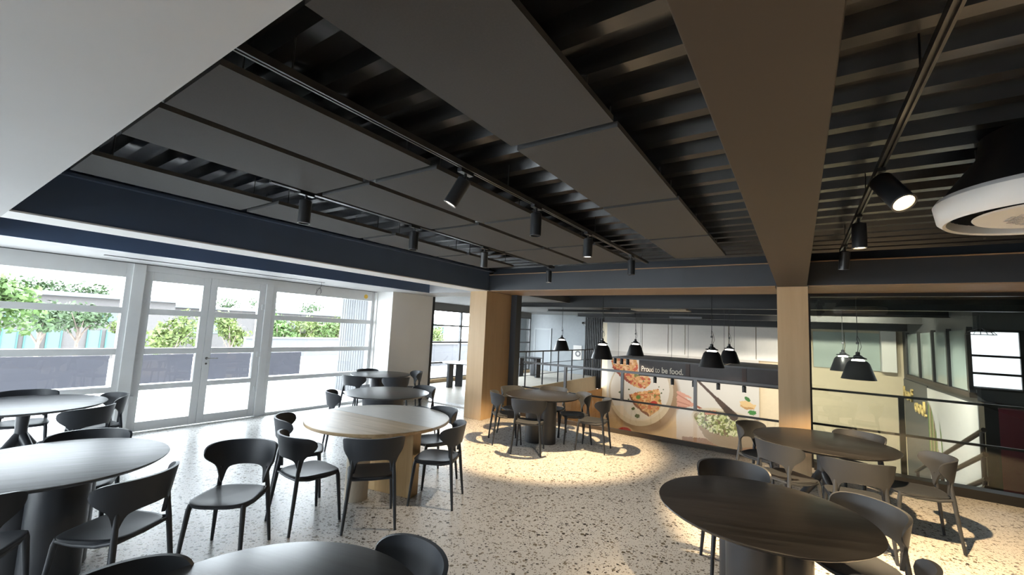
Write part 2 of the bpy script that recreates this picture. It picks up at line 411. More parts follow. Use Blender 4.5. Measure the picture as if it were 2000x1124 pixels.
rw = tag(empty('window_7', (0, -5.06, 0)), 'white framed window in the rear wall behind the camera', 'window', kind='structure')
for x in (-7.15, -6.18, -5.2, -4.22, -3.25): bx(x - 0.05, x + 0.05, -0.05, 0.05, 0, 2.45).build('mullion', M_ALU, rw)
for z in (0.05, 0.66, 1.21, 1.81, 2.42): bx(-7.2, -3.2, -0.04, 0.04, z - 0.04, z + 0.04).build('rail', M_ALU, rw)
for k in range(4): bx(-7.1 + 0.975 * k, -6.23 + 0.975 * k, -0.004, 0.004, 0.09, 2.38).build('pane', M_GLASS, rw)

# gallery windows
gw = tag(empty('window_3'), 'dark framed gallery window front seen past the white pilaster', 'window', kind='structure')
GX = -9.76
for y in (7.78, 9.45, 11.3, 13.1, 14.55, 15.90):
    bx(GX - 0.04, GX + 0.04, y - 0.035, y + 0.035, 0.1, 2.34).build('mullion', M_GREYMET if y < 14 else M_BLACKMET, gw)
for z in (0.12, 0.62, 1.28, 1.83, 2.32):
    bx(GX - 0.035, GX + 0.035, 7.78, 15.9, z - 0.025, z + 0.025).build('rail', M_GREYMET if z < 3 else M_BLACKMET, gw)
ys = [7.815, 9.415, 9.485, 11.265, 11.335, 13.065, 13.135, 14.515, 14.585, 15.865]
for i in range(0, 10, 2): bx(GX - 0.004, GX + 0.004, ys[i], ys[i + 1], 0.12, 2.30).build('pane', M_GLASS, gw)
struct('trim_7', bx(GX - 0.02, GX + 0.10, 7.78, 15.9, 0.0, 0.11), M_OAK, 'natural oak skirting under the gallery window', 'trim')
struct('ceiling_gallery', MB().box(-10.8, -4.95, 7.78, 17.3, 2.56, 2.7), mat('grey_ceiling', (0.16, 0.165, 0.17), 0.6), 'grey gallery ceiling beyond the opening', 'ceiling')
struct('trim_8', bx(GX - 0.05, GX + 0.06, 7.78, 15.9, 2.34, 2.56), mat('grey_fascia', (0.18, 0.185, 0.19), 0.5), 'grey fascia board above the gallery window', 'trim')
struct('wall_gallery', bx(-10.9, -7.72, 17.20, 17.4, 0, 2.6), mat('blue_grey_panel', (0.30, 0.33, 0.35), 0.55, var=0.04), 'blue grey panelled wall at the far end of the gallery', 'wall')
struct('wall_gallery_return', bx(-10.9, -10.75, 15.9, 17.2, 0, 2.6), mat('blue_grey_panel', (0.30, 0.33, 0.35), 0.55), 'blue grey return wall beyond the gallery window', 'wall')
gd = tag(empty('door_3'), 'flush blue grey door in the far gallery wall', 'door', kind='structure')
bx(-10.20, -9.44, 17.17, 17.20, 0.02, 1.86).build('leaf', mat('blue_grey_door', (0.27, 0.30, 0.32), 0.5), gd)
MB().box(-10.27, -10.20, 17.15, 17.2, 0, 1.93).box(-9.44, -9.37, 17.15, 17.2, 0, 1.93).box(-10.2, -9.44, 17.15, 17.2, 1.86, 1.93).build('door_frame', mat('blue_grey_trim', (0.36, 0.39, 0.41), 0.5), gd)
for x in (-8.95, -8.25):
    bx(x - 0.006, x + 0.006, 17.192, 17.2, 0, 2.55).build('panel_joint', M_GREYMET, gd.parent) if False else None
sl = empty('slat_screen', (-7.3, 17.1, 0)); tag(sl, 'black vertical slat screen between gallery wall and food mural', 'screen')
bx(-0.38, 0.38, 0.06, 0.10, -0.5, 2.45).build('backing_board', M_DARK, sl)
slm = bx(-0.02, 0.02, 0.0, 0.06, -0.5, 2.45).mesh('slat', M_BLACKMET)
for k in range(10): inst('slat', slm, sl, (-0.36 + k * 0.08, 0, 0))
po = empty('wall_poster', (-8.05, 17.17, 0.62)); tag(po, 'white poster with a grey ring on the gallery wall', 'poster')
bx(-0.20, 0.20, 0, 0.02, 0, 0.62).build('sheet', M_PANELWHITE, po)
MB().lathe([(0.13, 0), (0.13, 0.006), (0.07, 0.006), (0.07, 0)], (0, 0, 0), 24, False, False, Matrix.Translation((0.03, -0.001, 0.26)) @ Matrix.Rotation(R(90), 4, 'X')).build('printed_ring', M_GREYMET, po)
cc = empty('security_camera', (-7.75, 17.1, 2.2)); tag(cc, 'small black security camera high on the gallery wall', 'camera')
MB().lathe([(0.05, -0.12), (0.055, 0.0), (0.05, 0.1)], (0, 0, 0), 16, M=Matrix.Rotation(R(70), 4, 'X')).build('housing', M_BLACKMET, cc)
MB().tube([(0, 0.1, 0.08), (0, 0.02, 0.05)], 0.015).build('bracket', M_BLACKMET, cc)

# gallery slab edge and wall below
struct('trim_9', bx(-7.18, -7.15, 9.5, 17.3, -0.56, 0.0), M_CREAM, 'cream fascia board along the gallery floor edge', 'trim')
struct('wall_under_gallery', bx(-7.3, -7.2, 7.8, 18.0, -3.8, -0.56), mat('orange_wood_board', (0.52, 0.27, 0.09), 0.5, var=0.1, scale=2), 'orange wood wall below the gallery', 'wall')
grl = empty('gallery_railing', (-7.22, 9.6, 0)); tag(grl, 'thin black steel railing along the gallery edge', 'railing')
MB().tube([(0, 0, 1.12), (0, 7.35, 1.12)], 0.022, 8).build('handrail', M_BLACKMET, grl)
for z in (0.72, 0.36): MB().tube([(0, 0, z), (0, 7.35, z)], 0.010, 6).build('cable', M_BLACKMET, grl)
pm = MB().tube([(0, 0, 0), (0, 0, 1.12)], 0.025, 8).mesh('post', M_BLACKMET)
for y in (0.85, 2.0, 3.1, 4.22, 5.34, 6.45, 7.3): inst('post', pm, grl, (0, y, 0))

# ------------------------------------------------------------------ the void and its far walls
struct('floor_lower', bx(-7.3, 5.0, 7.8, 18.2, -3.9, -3.8), mat('lower_floor_tile', (0.45, 0.42, 0.36), 0.5, var=0.08), 'pale floor of the lower hall', 'floor')
struct('wall_below_edge', bx(-7.2, 5.0, 7.72, 7.80, -3.8, -0.30), M_CREAM, 'cream wall below the floor edge', 'wall')
struct('ceiling_void', bx(-7.3, 5.0, 7.9, 18.2, 3.0, 3.1), M_DARK, 'black ceiling over the open hall', 'ceiling')
struct('ceiling_void_bulkhead', bx(-7.72, 2.7, 17.22, 18.0, 2.30, 3.0), M_DARK, 'black bulkhead above the white wall panels', 'ceiling')
for k, (y, z) in enumerate(((10.0, 2.46), (12.9, 2.50), (15.3, 2.45))):
    struct('beam_void', MB().box(-7.2, 5.0, y, y + 0.02, z, 3.0).box(-7.2, 5.0, y - 0.09, y + 0.11, z - 0.015, z), M_DARK,
           'black steel beam across the hall ceiling, %s from the balustrade' % ('first', 'second', 'third')[k], 'beam')
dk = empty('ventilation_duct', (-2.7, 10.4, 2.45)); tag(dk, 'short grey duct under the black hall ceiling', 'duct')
bx(-0.7, 0.5, 0, 0.5, 0.0, 0.30).build('duct_body', mat('dark_duct', (0.06, 0.065, 0.07), 0.5), dk)
bx(-0.75, 0.55, -0.03, 0.53, -0.03, 0.0).build('flange', mat('lit_flange_tan', (0.40, 0.33, 0.22), 0.5), dk)  # light on the bottom flange painted as a paler tan
bx(-0.12, -0.05, -0.04, 0.0, 0.0, 0.30).build('stiffener', M_GREYMET, dk)
for x in (-0.6, 0.4): MB().tube([(x, 0.25, 0.30), (x, 0.25, 0.56)], 0.012, 6).build('hanger_rod', M_BLACKMET, dk)
ll = empty('linear_lamp', (-2.9, 14.0, 2.40)); tag(ll, 'slim grey linear lamp hung in the hall ceiling', 'lamp')
bx(-0.5, 0.45, -0.03, 0.03, 0, 0.05).build('housing', M_GREYMET, ll)
for x in (-0.4, 0.35): MB().tube([(x, 0, 0.05), (x, 0, 0.6)], 0.004, 6).build('suspension', M_BLACKMET, ll)

# food mural: a flat print on the far wall, pixels as vertex colours
def mural():
    X0, X1, Z0, Z1 = -6.95, -1.22, -3.79, 1.12
    nx, nz = 430, 368
    xs = np.linspace(X0, X1, nx); zs = np.linspace(Z0, Z1, nz)
    XX, ZZ = np.meshgrid(xs, zs)
    h = [262.7534315879824, 8.039027327738912, 2061.2709266512725, 17.75075657732409, -284.7483821406397, 463.4376048678278, -0.038188213145024914, 0.006737873880475822]
    W = h[6] * XX + h[7] * ZZ + 1
    U = (h[0] * XX + h[1] * ZZ + h[2]) / W; V = (h[3] * XX + h[4] * ZZ + h[5]) / W     # design coordinates of the artwork
    def noise(sc, seed):
        g = np.random.default_rng(seed).random((90, 110))
        a = (U / sc) % 100; b = (V / sc) % 80; a0 = a.astype(int); b0 = b.astype(int); fa = a - a0; fb = b - b0
        fa = fa * fa * (3 - 2 * fa); fb = fb * fb * (3 - 2 * fb)
        return (g[b0, a0] * (1 - fa) + g[b0, a0 + 1] * fa) * (1 - fb) + (g[b0 + 1, a0] * (1 - fa) + g[b0 + 1, a0 + 1] * fa) * fb
    def s2l(c): c = np.array(c) / 255.0; return np.where(c <= 0.04045, c / 12.92, ((c + 0.055) / 1.055) ** 2.4)
    img = np.zeros((nz, nx, 3))
    n1, n2, n3 = noise(40, 1), noise(16, 2), noise(9, 3)
    def paint(mask, col, a=1.0):
        mk = np.clip(mask, 0, 1)[..., None] * a
        img[:] = img * (1 - mk) + s2l(col) * mk
    def inside(pts):
        m = np.zeros_like(U, bool); p = pts; j = len(p) - 1
        Uw = U + (n2 - .5) * 14; Vw = V + (n3 - .5) * 10
        for i in range(len(p)):
            c = ((p[i][1] > Vw) != (p[j][1] > Vw)) & (Uw < (p[j][0] - p[i][0]) * (Vw - p[i][1]) / (p[j][1] - p[i][1] + 1e-9) + p[i][0])
            m ^= c; j = i
        return m.astype(float)
    def ell(cx, cy, rx, ry, rot=0):
        c, s = math.cos(rot), math.sin(rot); a = ((U - cx) * c + (V - cy) * s) / rx; b = (-(U - cx) * s + (V - cy) * c) / ry
        return a * a + b * b
    def line(p, q, w0, w1):
        p = np.array(p, float); q = np.array(q, float); d = q - p
        t = np.clip(((U - p[0]) * d[0] + (V - p[1]) * d[1]) / (d @ d), 0, 1)
        return (np.hypot(U - p[0] - t * d[0], V - p[1] - t * d[1]) < (w0 + (w1 - w0) * t)).astype(float)
    img[:] = s2l((214, 211, 205))
    t = np.clip((V - 420) / 300, 0, 1); paint(t * (U < 860), (214, 178, 128))  # warm light on the lower left, painted into the print colours
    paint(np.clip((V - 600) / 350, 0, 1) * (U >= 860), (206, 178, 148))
    # plate with rim
    paint(np.clip((1.22 - ell(556, 470, 322, 345)) * 4, 0, 1), (150, 118, 82), 0.9)
    paint((ell(516, 425, 314, 335) < 1), (196, 180, 156))
    paint((ell(506, 410, 286, 300) < 1), (222, 214, 202))
    paint(((ell(516, 425, 314, 335) < 1) & (V > 560)).astype(float), (232, 208, 168), 0.6)
    paint((ell(520, 480, 190, 215) < 1), (222, 216, 205), 0.6)
    # two slices of bread with topping
    def bread(pts, base, cols):
        m = inside(pts); paint(m, base)
        for k, (c, th) in enumerate(cols):
            q = noise(15 + 4 * k, 20 + k); paint(m * (q > th), c, 0.85)
        paint(m * (n3 > .8), (120, 70, 40), 0.5)
    bread([(232, 100), (470, 95), (492, 170), (486, 240), (600, 285), (614, 330), (570, 395), (490, 392), (400, 345), (300, 262), (238, 190)],
          (205, 150, 90), [((224, 170, 110), .5), ((190, 70, 45), .62), ((235, 190, 150), .72), ((90, 110, 50), .86)])
    paint(inside([(240, 190), (300, 262), (400, 345), (420, 330), (310, 240), (246, 176)]), (140, 60, 35))
    bread([(394, 452), (500, 425), (690, 400), (716, 560), (692, 600), (600, 668), (520, 622), (440, 540)],
          (214, 156, 92), [((232, 180, 120), .5), ((205, 110, 60), .66), ((240, 200, 150), .76), ((110, 120, 50), .88)])
    paint((ell(640, 540, 34, 26) < 1), (190, 60, 40)); paint((ell(490, 478, 22, 20) < 1), (100, 130, 50))
    paint(inside([(394, 452), (440, 540), (520, 622), (600, 668), (596, 640), (520, 600), (450, 520), (410, 460)]), (130, 75, 40))
    for cx, cy, r in ((320, 430, 18), (400, 405, 9), (480, 660, 24), (440, 590, 16), (715, 440, 9), (735, 405, 8), (690, 380, 7), (395, 500, 8), (420, 525, 7)):
        paint((ell(cx, cy, r, r * .8) + (n3 - .5) * 1.2 < 1), (70, 85, 35))
    # tomato bowl
    paint((ell(352, 842, 98, 84) < 1), (205, 170, 130)); paint((ell(350, 842, 84, 72) < 1), (176, 42, 38)); paint((ell(350, 842, 60, 50) + n3 * .8 < 1), (205, 60, 50))
    # hand and wooden handle
    paint(line((1045, 560), (1300, 700), 9, 13), (150, 80, 55))
    paint(inside([(866, 420), (905, 425), (1005, 480), (1000, 495), (930, 470), (1030, 545), (1035, 565), (1000, 572), (900, 590), (866, 600)]), (214, 160, 140))
    for p, q in (((870, 450), (1000, 530)), ((870, 520), (990, 560)), ((880, 565), (960, 575))): paint(line(p, q, 5, 4), (165, 100, 85), .7)
    # salad bowl
    paint(inside([(1012, 650), (1120, 840), (1180, 900), (1260, 960), (1420, 985), (1640, 960), (1660, 700)]), (158, 138, 114))
    paint(inside([(1150, 880), (1260, 960), (1420, 985), (1640, 960), (1640, 1010), (1250, 1010), (900, 930), (920, 860)]), (128, 84, 56), .75)
    paint((ell(1345, 720, 345, 118, 0.22) < 1), (206, 196, 176)); paint((ell(1340, 726, 318, 100, 0.22) < 1), (164, 152, 128))
    sal = ((ell(1290, 735, 250, 108, 0.28) + (n2 - .5) * .35) < 1).astype(float)
    paint(sal, (120, 128, 62))
    for sc, sd, th, c in ((18, 31, .55, (196, 204, 140)), (22, 32, .66, (220, 222, 180)), (14, 33, .68, (80, 92, 40)), (26, 34, .74, (110, 85, 60)), (12, 35, .78, (232, 228, 205))):
        paint(sal * (noise(sc, sd) > th), c, .9)
    paint(inside([(1130, 610), (1240, 610), (1250, 650), (1140, 650)]), (190, 120, 90)); 
    # dark spoon
    paint(line((1075, 325), (1255, 500), 11, 14), (70, 50, 42)); paint(line((1255, 500), (1420, 670), 20, 40), (74, 56, 46)); paint(line((1350, 600), (1440, 690), 34, 12), (60, 46, 38))
    # cheese and basil
    paint(inside([(1478, 520), (1540, 512), (1632, 562), (1612, 600), (1520, 598), (1480, 560)]), (222, 190, 138)); paint(inside([(1478, 548), (1520, 598), (1612, 600), (1600, 580), (1520, 575)]), (186, 146, 96))
    paint((ell(1550, 498, 34, 17, 0.7) < 1), (52, 112, 48)); paint((ell(1598, 630, 44, 24, 0.2) + (n3 - .5) < 1), (60, 130, 60))
    img *= 0.80
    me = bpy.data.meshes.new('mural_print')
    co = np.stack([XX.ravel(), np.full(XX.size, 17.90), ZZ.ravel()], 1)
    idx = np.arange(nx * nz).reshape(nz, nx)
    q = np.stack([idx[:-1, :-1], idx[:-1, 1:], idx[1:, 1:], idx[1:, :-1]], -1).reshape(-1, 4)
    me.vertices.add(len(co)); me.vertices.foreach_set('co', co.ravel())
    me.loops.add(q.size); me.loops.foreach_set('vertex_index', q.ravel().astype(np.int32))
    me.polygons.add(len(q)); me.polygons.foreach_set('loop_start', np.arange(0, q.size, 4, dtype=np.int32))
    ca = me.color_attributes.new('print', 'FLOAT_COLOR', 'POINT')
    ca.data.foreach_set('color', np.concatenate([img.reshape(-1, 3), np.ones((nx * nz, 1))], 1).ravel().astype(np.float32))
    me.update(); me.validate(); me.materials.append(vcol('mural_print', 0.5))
    return me
mu = empty('food_mural', (0, 0, 0)); tag(mu, 'large wall print of bread on a plate and a salad bowl', 'mural')
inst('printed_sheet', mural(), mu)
bx(-6.95, -1.22, 17.905, 17.95, -3.79, 1.12).build('backing_board', M_PANELWHITE, mu)
struct('wall_far', bx(-7.3, 2.9, 18.0, 18.2, -3.8, 3.0), M_CREAM, 'cream far wall of the open hall', 'wall')
wp = empty('wall_panelling', (0, 17.92, 1.14)); tag(wp, 'row of white panels above the food mural', 'panelling')
for a, b in ((-7.0, -5.45), (-5.44, -4.4), (-4.39, -3.75), (-3.74, -2.2), (-2.19, -1.3), (-1.29, 0.35)):
    bx(a, b - 0.012, 0, 0.06, 0, 1.17).build('panel', M_PANELWHITE, wp)
bx(-7.0, 0.35, -0.05, 0.06, -0.05, 0.0).build('shelf_edge', M_PANELWHITE, wp)
gp = empty('glazed_panelling', (0, 17.92, 1.02)); tag(gp, 'pale green panels above the cream wall behind the partition glass', 'panelling')
for a, b in ((0.40, 1.25), (1.26, 2.15)): bx(a, b - 0.012, 0, 0.06, 0, 1.20).build('panel', mat('pale_green_panel', (0.36, 0.43, 0.40), 0.3, var=0.06, scale=1.5), gp)
bx(2.15, 2.5, -0.25, 0.05, 0.0, 1.27).build('end_box', M_PANELWHITE, gp)

# hall's right side: wall, sign, asparagus print, glazing, stair rails
struct('wall_hall_right', bx(2.70, 2.85, 11.4, 18.0, -3.8, 3.0), mat('dark_grey_wall', (0.08, 0.082, 0.085), 0.5), 'dark grey side wall of the open hall', 'wall')
iw = tag(empty('window_4'), 'band of pale glazed panels on the hall side wall', 'window', kind='structure')
pw = mat('pale_green_pane', (0.30, 0.36, 0.34), 0.15, var=0.1, scale=1.0)
for a, b in ((11.6, 12.75), (12.95, 14.0), (14.2, 15.4), (15.6, 17.0)): bx(2.66, 2.70, a, b, 1.04, 2.2).build('pane', pw, iw)
for y in (11.5, 12.85, 14.1, 15.5, 17.05): bx(2.62, 2.70, y - 0.05, y + 0.05, 1.0, 2.25).build('mullion', M_BLACKMET, iw)
bx(2.60, 2.70, 11.4, 17.1, 0.94, 1.03).build('sill', M_TAUPE, iw)
ap = empty('asparagus_print', (2.69, 13.15, -3.0)); tag(ap, 'white wall print with a bunch of green asparagus by the stair', 'mural')
bx(-0.02, 0.0, -1.85, 1.85, 0, 3.82).build('white_sheet', M_PANELWHITE, ap)
MA = [mat('asparagus_green', (0.16, 0.26, 0.06), 0.6, var=0.3, scale=30), mat('asparagus_pale', (0.42, 0.38, 0.20), 0.6, var=0.3, scale=30), mat('asparagus_brown', (0.26, 0.17, 0.09), 0.6, var=0.3, scale=30)]
for k in range(9):
    y = 1.78 - k * 0.10; zt = 3.50 - 0.045 * k * k * 0.35; zb = 2.0
    MB().add([(-0.024, y - .05, zb), (-0.024, y + .05, zb), (-0.024, y + .05, zt - .12), (-0.024, y, zt), (-0.024, y - .05, zt - .12)], [(0, 1, 2, 3, 4)]).build('printed_spear', MA[k % 3], ap)
MB().add([(-0.024, 0.55, 2.1), (-0.024, 0.66, 2.1), (-0.024, 0.78, 2.9), (-0.024, 0.82, 3.15), (-0.024, 0.70, 2.9)], [(0, 1, 2, 3, 4)]).build('printed_spear', MA[0], ap)

def text_mesh(body, size, offset=0.0, extrude=0.004):
    c = bpy.data.curves.new('lettering', 'FONT'); c.body = body; c.size = size; c.extrude = extrude; c.offset = offset
    o = bpy.data.objects.new('tmp_text', c); COL.objects.link(o)
    dg = bpy.context.evaluated_depsgraph_get(); dg.update()
    me = bpy.data.meshes.new_from_object(o.evaluated_get(dg)); w = max(v.co.x for v in me.vertices)
    bpy.data.objects.remove(o); bpy.data.curves.remove(c)
    return me, w
M_LET = mat('cream_letter', (0.85, 0.80, 0.70), 0.5)
M_GOLD = mat('gold_letter', (0.70, 0.52, 0.20), 0.4)
sg = empty('wall_sign', (2.695, 16.4, 0.05)); tag(sg, 'dark wall sign with gold letters beside the asparagus print', 'sign')
bx(-0.02, 0, -1.35, 1.55, -0.9, 0.80).build('board', mat('slate_board', (0.09, 0.095, 0.10), 0.5), sg)
for body, y, z in (('be f', 1.45, 0.22), ('ood.', -0.05, 0.02)):
    me, w = text_mesh(body, 0.52, 0.006, 0.02); me.materials.clear(); me.materials.append(M_GOLD)
    o = inst('lettering', me, sg, (-0.045, y, z)); o.rotation_euler = (R(90), 0, R(-90))
    o.scale = (1.25 / w, 1, 1)
struct('wall_hall_front', bx(2.85, 5.0, 11.4, 11.55, -3.8, 3.0), mat('dark_grey_wall', (0.08, 0.082, 0.085), 0.5), 'dark grey wall right of the stair', 'wall')
bw = tag(empty('window_reflection'), 'bright window with dark bars behind the partition glass', 'window', kind='structure')
bx(2.62, 3.26, 11.34, 11.38, 1.16, 2.16).build('pane', emit('reflection_glow', (0.88, 0.90, 1.0), 1.0), bw)  # emissive pane stands in for a window reflection in the partition glass
for z in (1.12, 1.40, 1.72, 2.18): bx(2.60, 3.30, 11.30, 11.40, z - 0.02, z + 0.02).build('rail', M_BLACKMET, bw)
for x in (2.61, 3.27): bx(x - 0.03, x + 0.03, 11.30, 11.40, 1.10, 2.20).build('stile', M_BLACKMET, bw)
wl = empty('reflected_lampshade', (2.72, 11.1, 2.12)); tag(wl, 'black wire mesh lampshade from the window reflection, hung before its glowing pane', 'lamp')  # lampshade belonging to that reflection, added as a solid object
ring = MB()
for k in range(14):
    a = 2 * math.pi * k / 14
    ring.tube([(0.04 * math.cos(a), 0.04 * math.sin(a), 0.10), (0.16 * math.cos(a), 0.16 * math.sin(a), 0.03), (0.20 * math.cos(a), 0.20 * math.sin(a), -0.02)], 0.0035, 5)
for r, z in ((0.16, 0.03), (0.20, -0.02)):
    ring.tube([(r * math.cos(2 * math.pi * k / 24), r * math.sin(2 * math.pi * k / 24), z) for k in range(25)], 0.004, 5)
ring.build('wire_cage', M_BLACKMET, wl)
MB().tube([(0, 0, 0.10), (0, 0, 0.88)], 0.004, 6).build('cord', M_BLACKMET, wl)
mc = empty('maroon_cabinet', (2.98, 11.15, -3.8)); tag(mc, 'tall maroon cabinet standing under the window reflection', 'cabinet')
bx(-0.13, 0.22, -0.15, 0.15, 0, 4.62).build('body', mat('maroon_lacquer', (0.16, 0.022, 0.04), 0.4), mc)
bx(-0.30, -0.13, -0.15, 0.15, 0, 4.70).build('side_panel', M_DARK, mc)
sr = empty('stair_railing', (2.3, 11.0, 0)); tag(sr, 'brown sloping stair handrails behind the partition glass', 'railing')
M_RAIL = mat('brown_steel', (0.05, 0.035, 0.028), 0.45)
for (z0, z1) in ((-1.02, 0.60), (-1.42, 0.24), (-1.85, -0.12), (-1.97, -0.24)):
    MB().tube([(0, 3.4, z0 - 0.15), (0, -1.5, z1 + 0.02)], 0.035, 8).build('rail', M_RAIL, sr)
for y, zb in ((-1.4, 0.58), (1.0, -0.25), (3.2, -1.1)): MB().tube([(0, y, zb), (0, y, zb - 1.2)], 0.03, 8).build('post', M_RAIL, sr)
stp = empty('staircase', (2.05, 9.6, -3.8)); tag(stp, 'dark stair rising toward the dining room behind the partition glass', 'stairs')
sm_ = bx(-0.6, 0.45, 0, 0.30, 0, 0.17).mesh('step', M_TAUPE)
for k in range(16): inst('step', sm_, stp, (0, 5.0 - 0.30 * k, 0.05 + 0.17 * k))

# canopy with lettering
cn = empty('counter_canopy', (0, 12.0, 0.74)); tag(cn, 'black canopy over the food counter with the words Proud to be food', 'canopy')
M_CAN = mat('canopy_sheet', (0.030, 0.029, 0.030), 0.4, var=0.1, scale=2)
M_FAS = mat('brown_black_fascia', (0.050, 0.040, 0.040), 0.35, var=0.08)
for a, b in ((-4.54, -2.95), (-2.90, -1.60), (-1.55, 0.0)): bx(a, b, 0.0, 2.5, 0.39, 0.41).build('roof_sheet', M_CAN, cn)
bx(-3.73, 0.0, 0.0, 0.05, 0.0, 0.38).build('fascia', M_FAS, cn)
bx(-4.54, 0.0, -0.03, 0.0, 0.375, 0.415).build('edge_strip', M_GREYMET, cn)
for x in (-2.44, -1.13): bx(x - 0.05, x + 0.05, -0.02, 0.0, 0.0, 0.37).build('bracket', mat('dark_copper', (0.05, 0.022, 0.014), 0.4), cn)
bx(-3.73, 0.0, -0.02, 0.10, -0.05, 0.0).build('lower_track', M_BLACKMET, cn)
for x in (-4.4, -2.9, -1.6, -0.1):
    for y in (0.2, 2.3): MB().tube([(x, y, 0.41), (x, y, 2.26)], 0.005, 6).build('suspension_cable', M_BLACKMET, cn)
me1, w1 = text_mesh('Proud to', 0.215, -0.001); me2, w2 = text_mesh('be food.', 0.215, 0.005)
x = -3.66
for me, w, tw in ((me1, w1, 0.50), (me2, w2, 0.56)):
    me.materials.clear(); me.materials.append(M_LET)
    o = inst('lettering', me, cn, (x, -0.012, 0.075)); o.rotation_euler = (R(90), 0, 0); o.scale = (tw / w, 1, 1)
    x += tw + 0.05
sp_m = MB().lathe([(0.045, -0.17), (0.048, -0.02), (0.02, 0.0)], (0, 0, 0), 16).mesh('lamp_housing', M_SPOT)
CAN_X = (-4.50, -4.30, -4.12, -3.30, -2.84, -2.30, -1.72, -1.14)
ordn = ['first', 'second', 'third', 'fourth', 'fifth', 'sixth', 'seventh', 'eighth', 'ninth', 'tenth', 'eleventh', 'twelfth']
for k, x in enumerate(CAN_X):
    zz = 1.11 if x < -3.8 else 0.69
    e = empty('canopy_spotlight', (x, 12.06 if x > -3.8 else 12.2, zz)); tag(e, 'small black spotlight under the counter canopy, %s from its left end' % ordn[k], 'spotlight', 'spotlights under the counter canopy')
    inst('lamp_housing', sp_m, e)
    MB().lathe([(0.036, -0.172), (0.036, -0.168)], (0, 0, 0), 14).build('lens', emit('cool_lens', (1, 0.92, 0.8), 4.0), e)
for x, pw_m in ((-5.5, 120), (-4.2, 180), (-2.6, 180), (-0.9, 180)):
    spot('mural_beam', (x, 12.8, 1.05), (x + 0.1, 18, -0.9), pw_m, (1.0, 0.90, 0.76), 85, 0.8, 0.08)
for x in (0.5, 1.6):
    spot('hall_fill', (x, 13.0, 2.90), (x + 0.3, 17.9, 0.1), 330, (1.0, 0.93, 0.76), 90, 0.8, 0.08)  # added fill spots without fittings, brightening the cream far wall

spot('hall_fill', (0.6, 10.6, 2.9), (2.7, 13.2, -0.4), 650, (1.0, 0.95, 0.85), 60, 0.8, 0.08)  # added fill spot without a fitting, brightening the white asparagus sheet

# pendants in the hall
def make_pendant():
    e = empty('pendant_lamp')
    MB().lathe([(0.115, 0.30), (0.150, 0.26), (0.195, 0.12), (0.235, 0.0), (0.231, 0.0), (0.19, 0.12), (0.144, 0.258), (0.110, 0.296)], (0, 0, -0.03), 40, False, False).build('shade', mat('black_spun_metal', (0.018, 0.018, 0.019), 0.32), e)
    MB().lathe([(0.02, 0.235), (0.080, 0.25), (0.088, 0.272), (0.078, 0.292), (0.05, 0.302), (0.001, 0.305)], (0, 0, 0), 32, True, False).build('diffuser', emit('pendant_glow', (1.0, 0.93, 0.82), 6.0), e)
    MB().lathe([(0.112, 0.302), (0.118, 0.310), (0.10, 0.322), (0.06, 0.326), (0.06, 0.35), (0.03, 0.37), (0.03, 0.41), (0.012, 0.42)], (0, 0, 0), 20).build('socket_cap', M_BLACKMET, e)
    b = MB()
    for a in (0, 2.09, 4.19): b.tube([(0.055 * math.cos(a), 0.055 * math.sin(a), 0.335), (0.113 * math.cos(a), 0.113 * math.sin(a), 0.30)], 0.010, 6)
    b.build('bracket', M_BLACKMET, e)
    c = MB().tube([(0, 0, 0.41), (0.012, 0, 0.55), (-0.006, 0, 0.62), (0, 0, 0.70), (0, 0, 1.72)], 0.006, 6)
    c.tube([(0.02, 0, 0.42), (0.05, 0.0, 0.50), (0.03, 0, 0.60), (0.0, 0, 0.68)], 0.004, 6).build('cord', M_BLACKMET, e)
    MB().lathe([(0.018, 0.54), (0.022, 0.56), (0.018, 0.58)], (0, 0, 0), 12).build('cord_grip', M_GREYMET, e)
    return e
def copy_tree(o, parent=None):
    c = o.copy(); COL.objects.link(c); c.parent = parent
    for ch in list(o.children): copy_tree(ch, c)
    return c
PEND = [((-3.60, 8.95), 'black cone pendant nearest the gallery slat screen in the front row'), ((-1.42, 9.15), 'large black cone pendant in front of the food mural, left of the column'),
        ((0.80, 9.05), 'large black cone pendant behind the partition glass'), ((-5.86, 11.4), 'small black cone pendant before the blue grey gallery wall'),
        ((-3.68, 11.5), 'black cone pendant above the left end of the counter canopy'), ((-1.38, 11.35), 'black cone pendant half hidden behind the large one by the column'),
        ((0.77, 11.5), 'black cone pendant half hidden behind the one behind the partition glass')]
p0 = make_pendant()
for k, ((x, y), lab) in enumerate(PEND):
    o = p0 if k == 0 else copy_tree(p0)
    o.location = (x, y, 1.28); tag(o, lab, 'pendant lamp', 'pendant lamps over the open hall')
    spot('pendant_light', (x, y, 1.50), (x, y, 0), 60, (1.0, 0.88, 0.68), 110, 0.5, 0.08)

# balustrade
bl = empty('balustrade', (0, 7.78, 0)); tag(bl, 'black steel and glass balustrade along the floor edge left of the column', 'balustrade')
bx(-4.9, -0.24, -0.03, 0.03, 1.10, 1.14).build('top_rail', M_GREYMET, bl)
bx(-4.9, -0.24, -0.015, 0.015, 0.585, 0.615).build('middle_rail', M_BLACKMET, bl)
bx(-4.9, -0.24, -0.05, 0.02, 0.0, 0.07).build('base_channel', M_TAUPE, bl)
for x in (-3.89, -2.72, -1.46): bx(x - 0.025, x + 0.025, -0.025, 0.025, 0.60, 1.10).build('post', M_GREYMET, bl)
for a, b in ((-4.88, -3.92), (-3.86, -2.75), (-2.69, -1.49), (-1.43, -0.26)): bx(a, b, -0.005, 0.005, 0.07, 0.58).build('pane', M_GLASS, bl)
gpn = tag(empty('window_6', (0, 7.85, 0)), 'full height partition glass with black frame right of the column', 'window', kind='structure')
bx(0.11, 0.15, -0.04, 0.04, 0.0, 2.55).build('stile', M_BLACKMET, gpn)
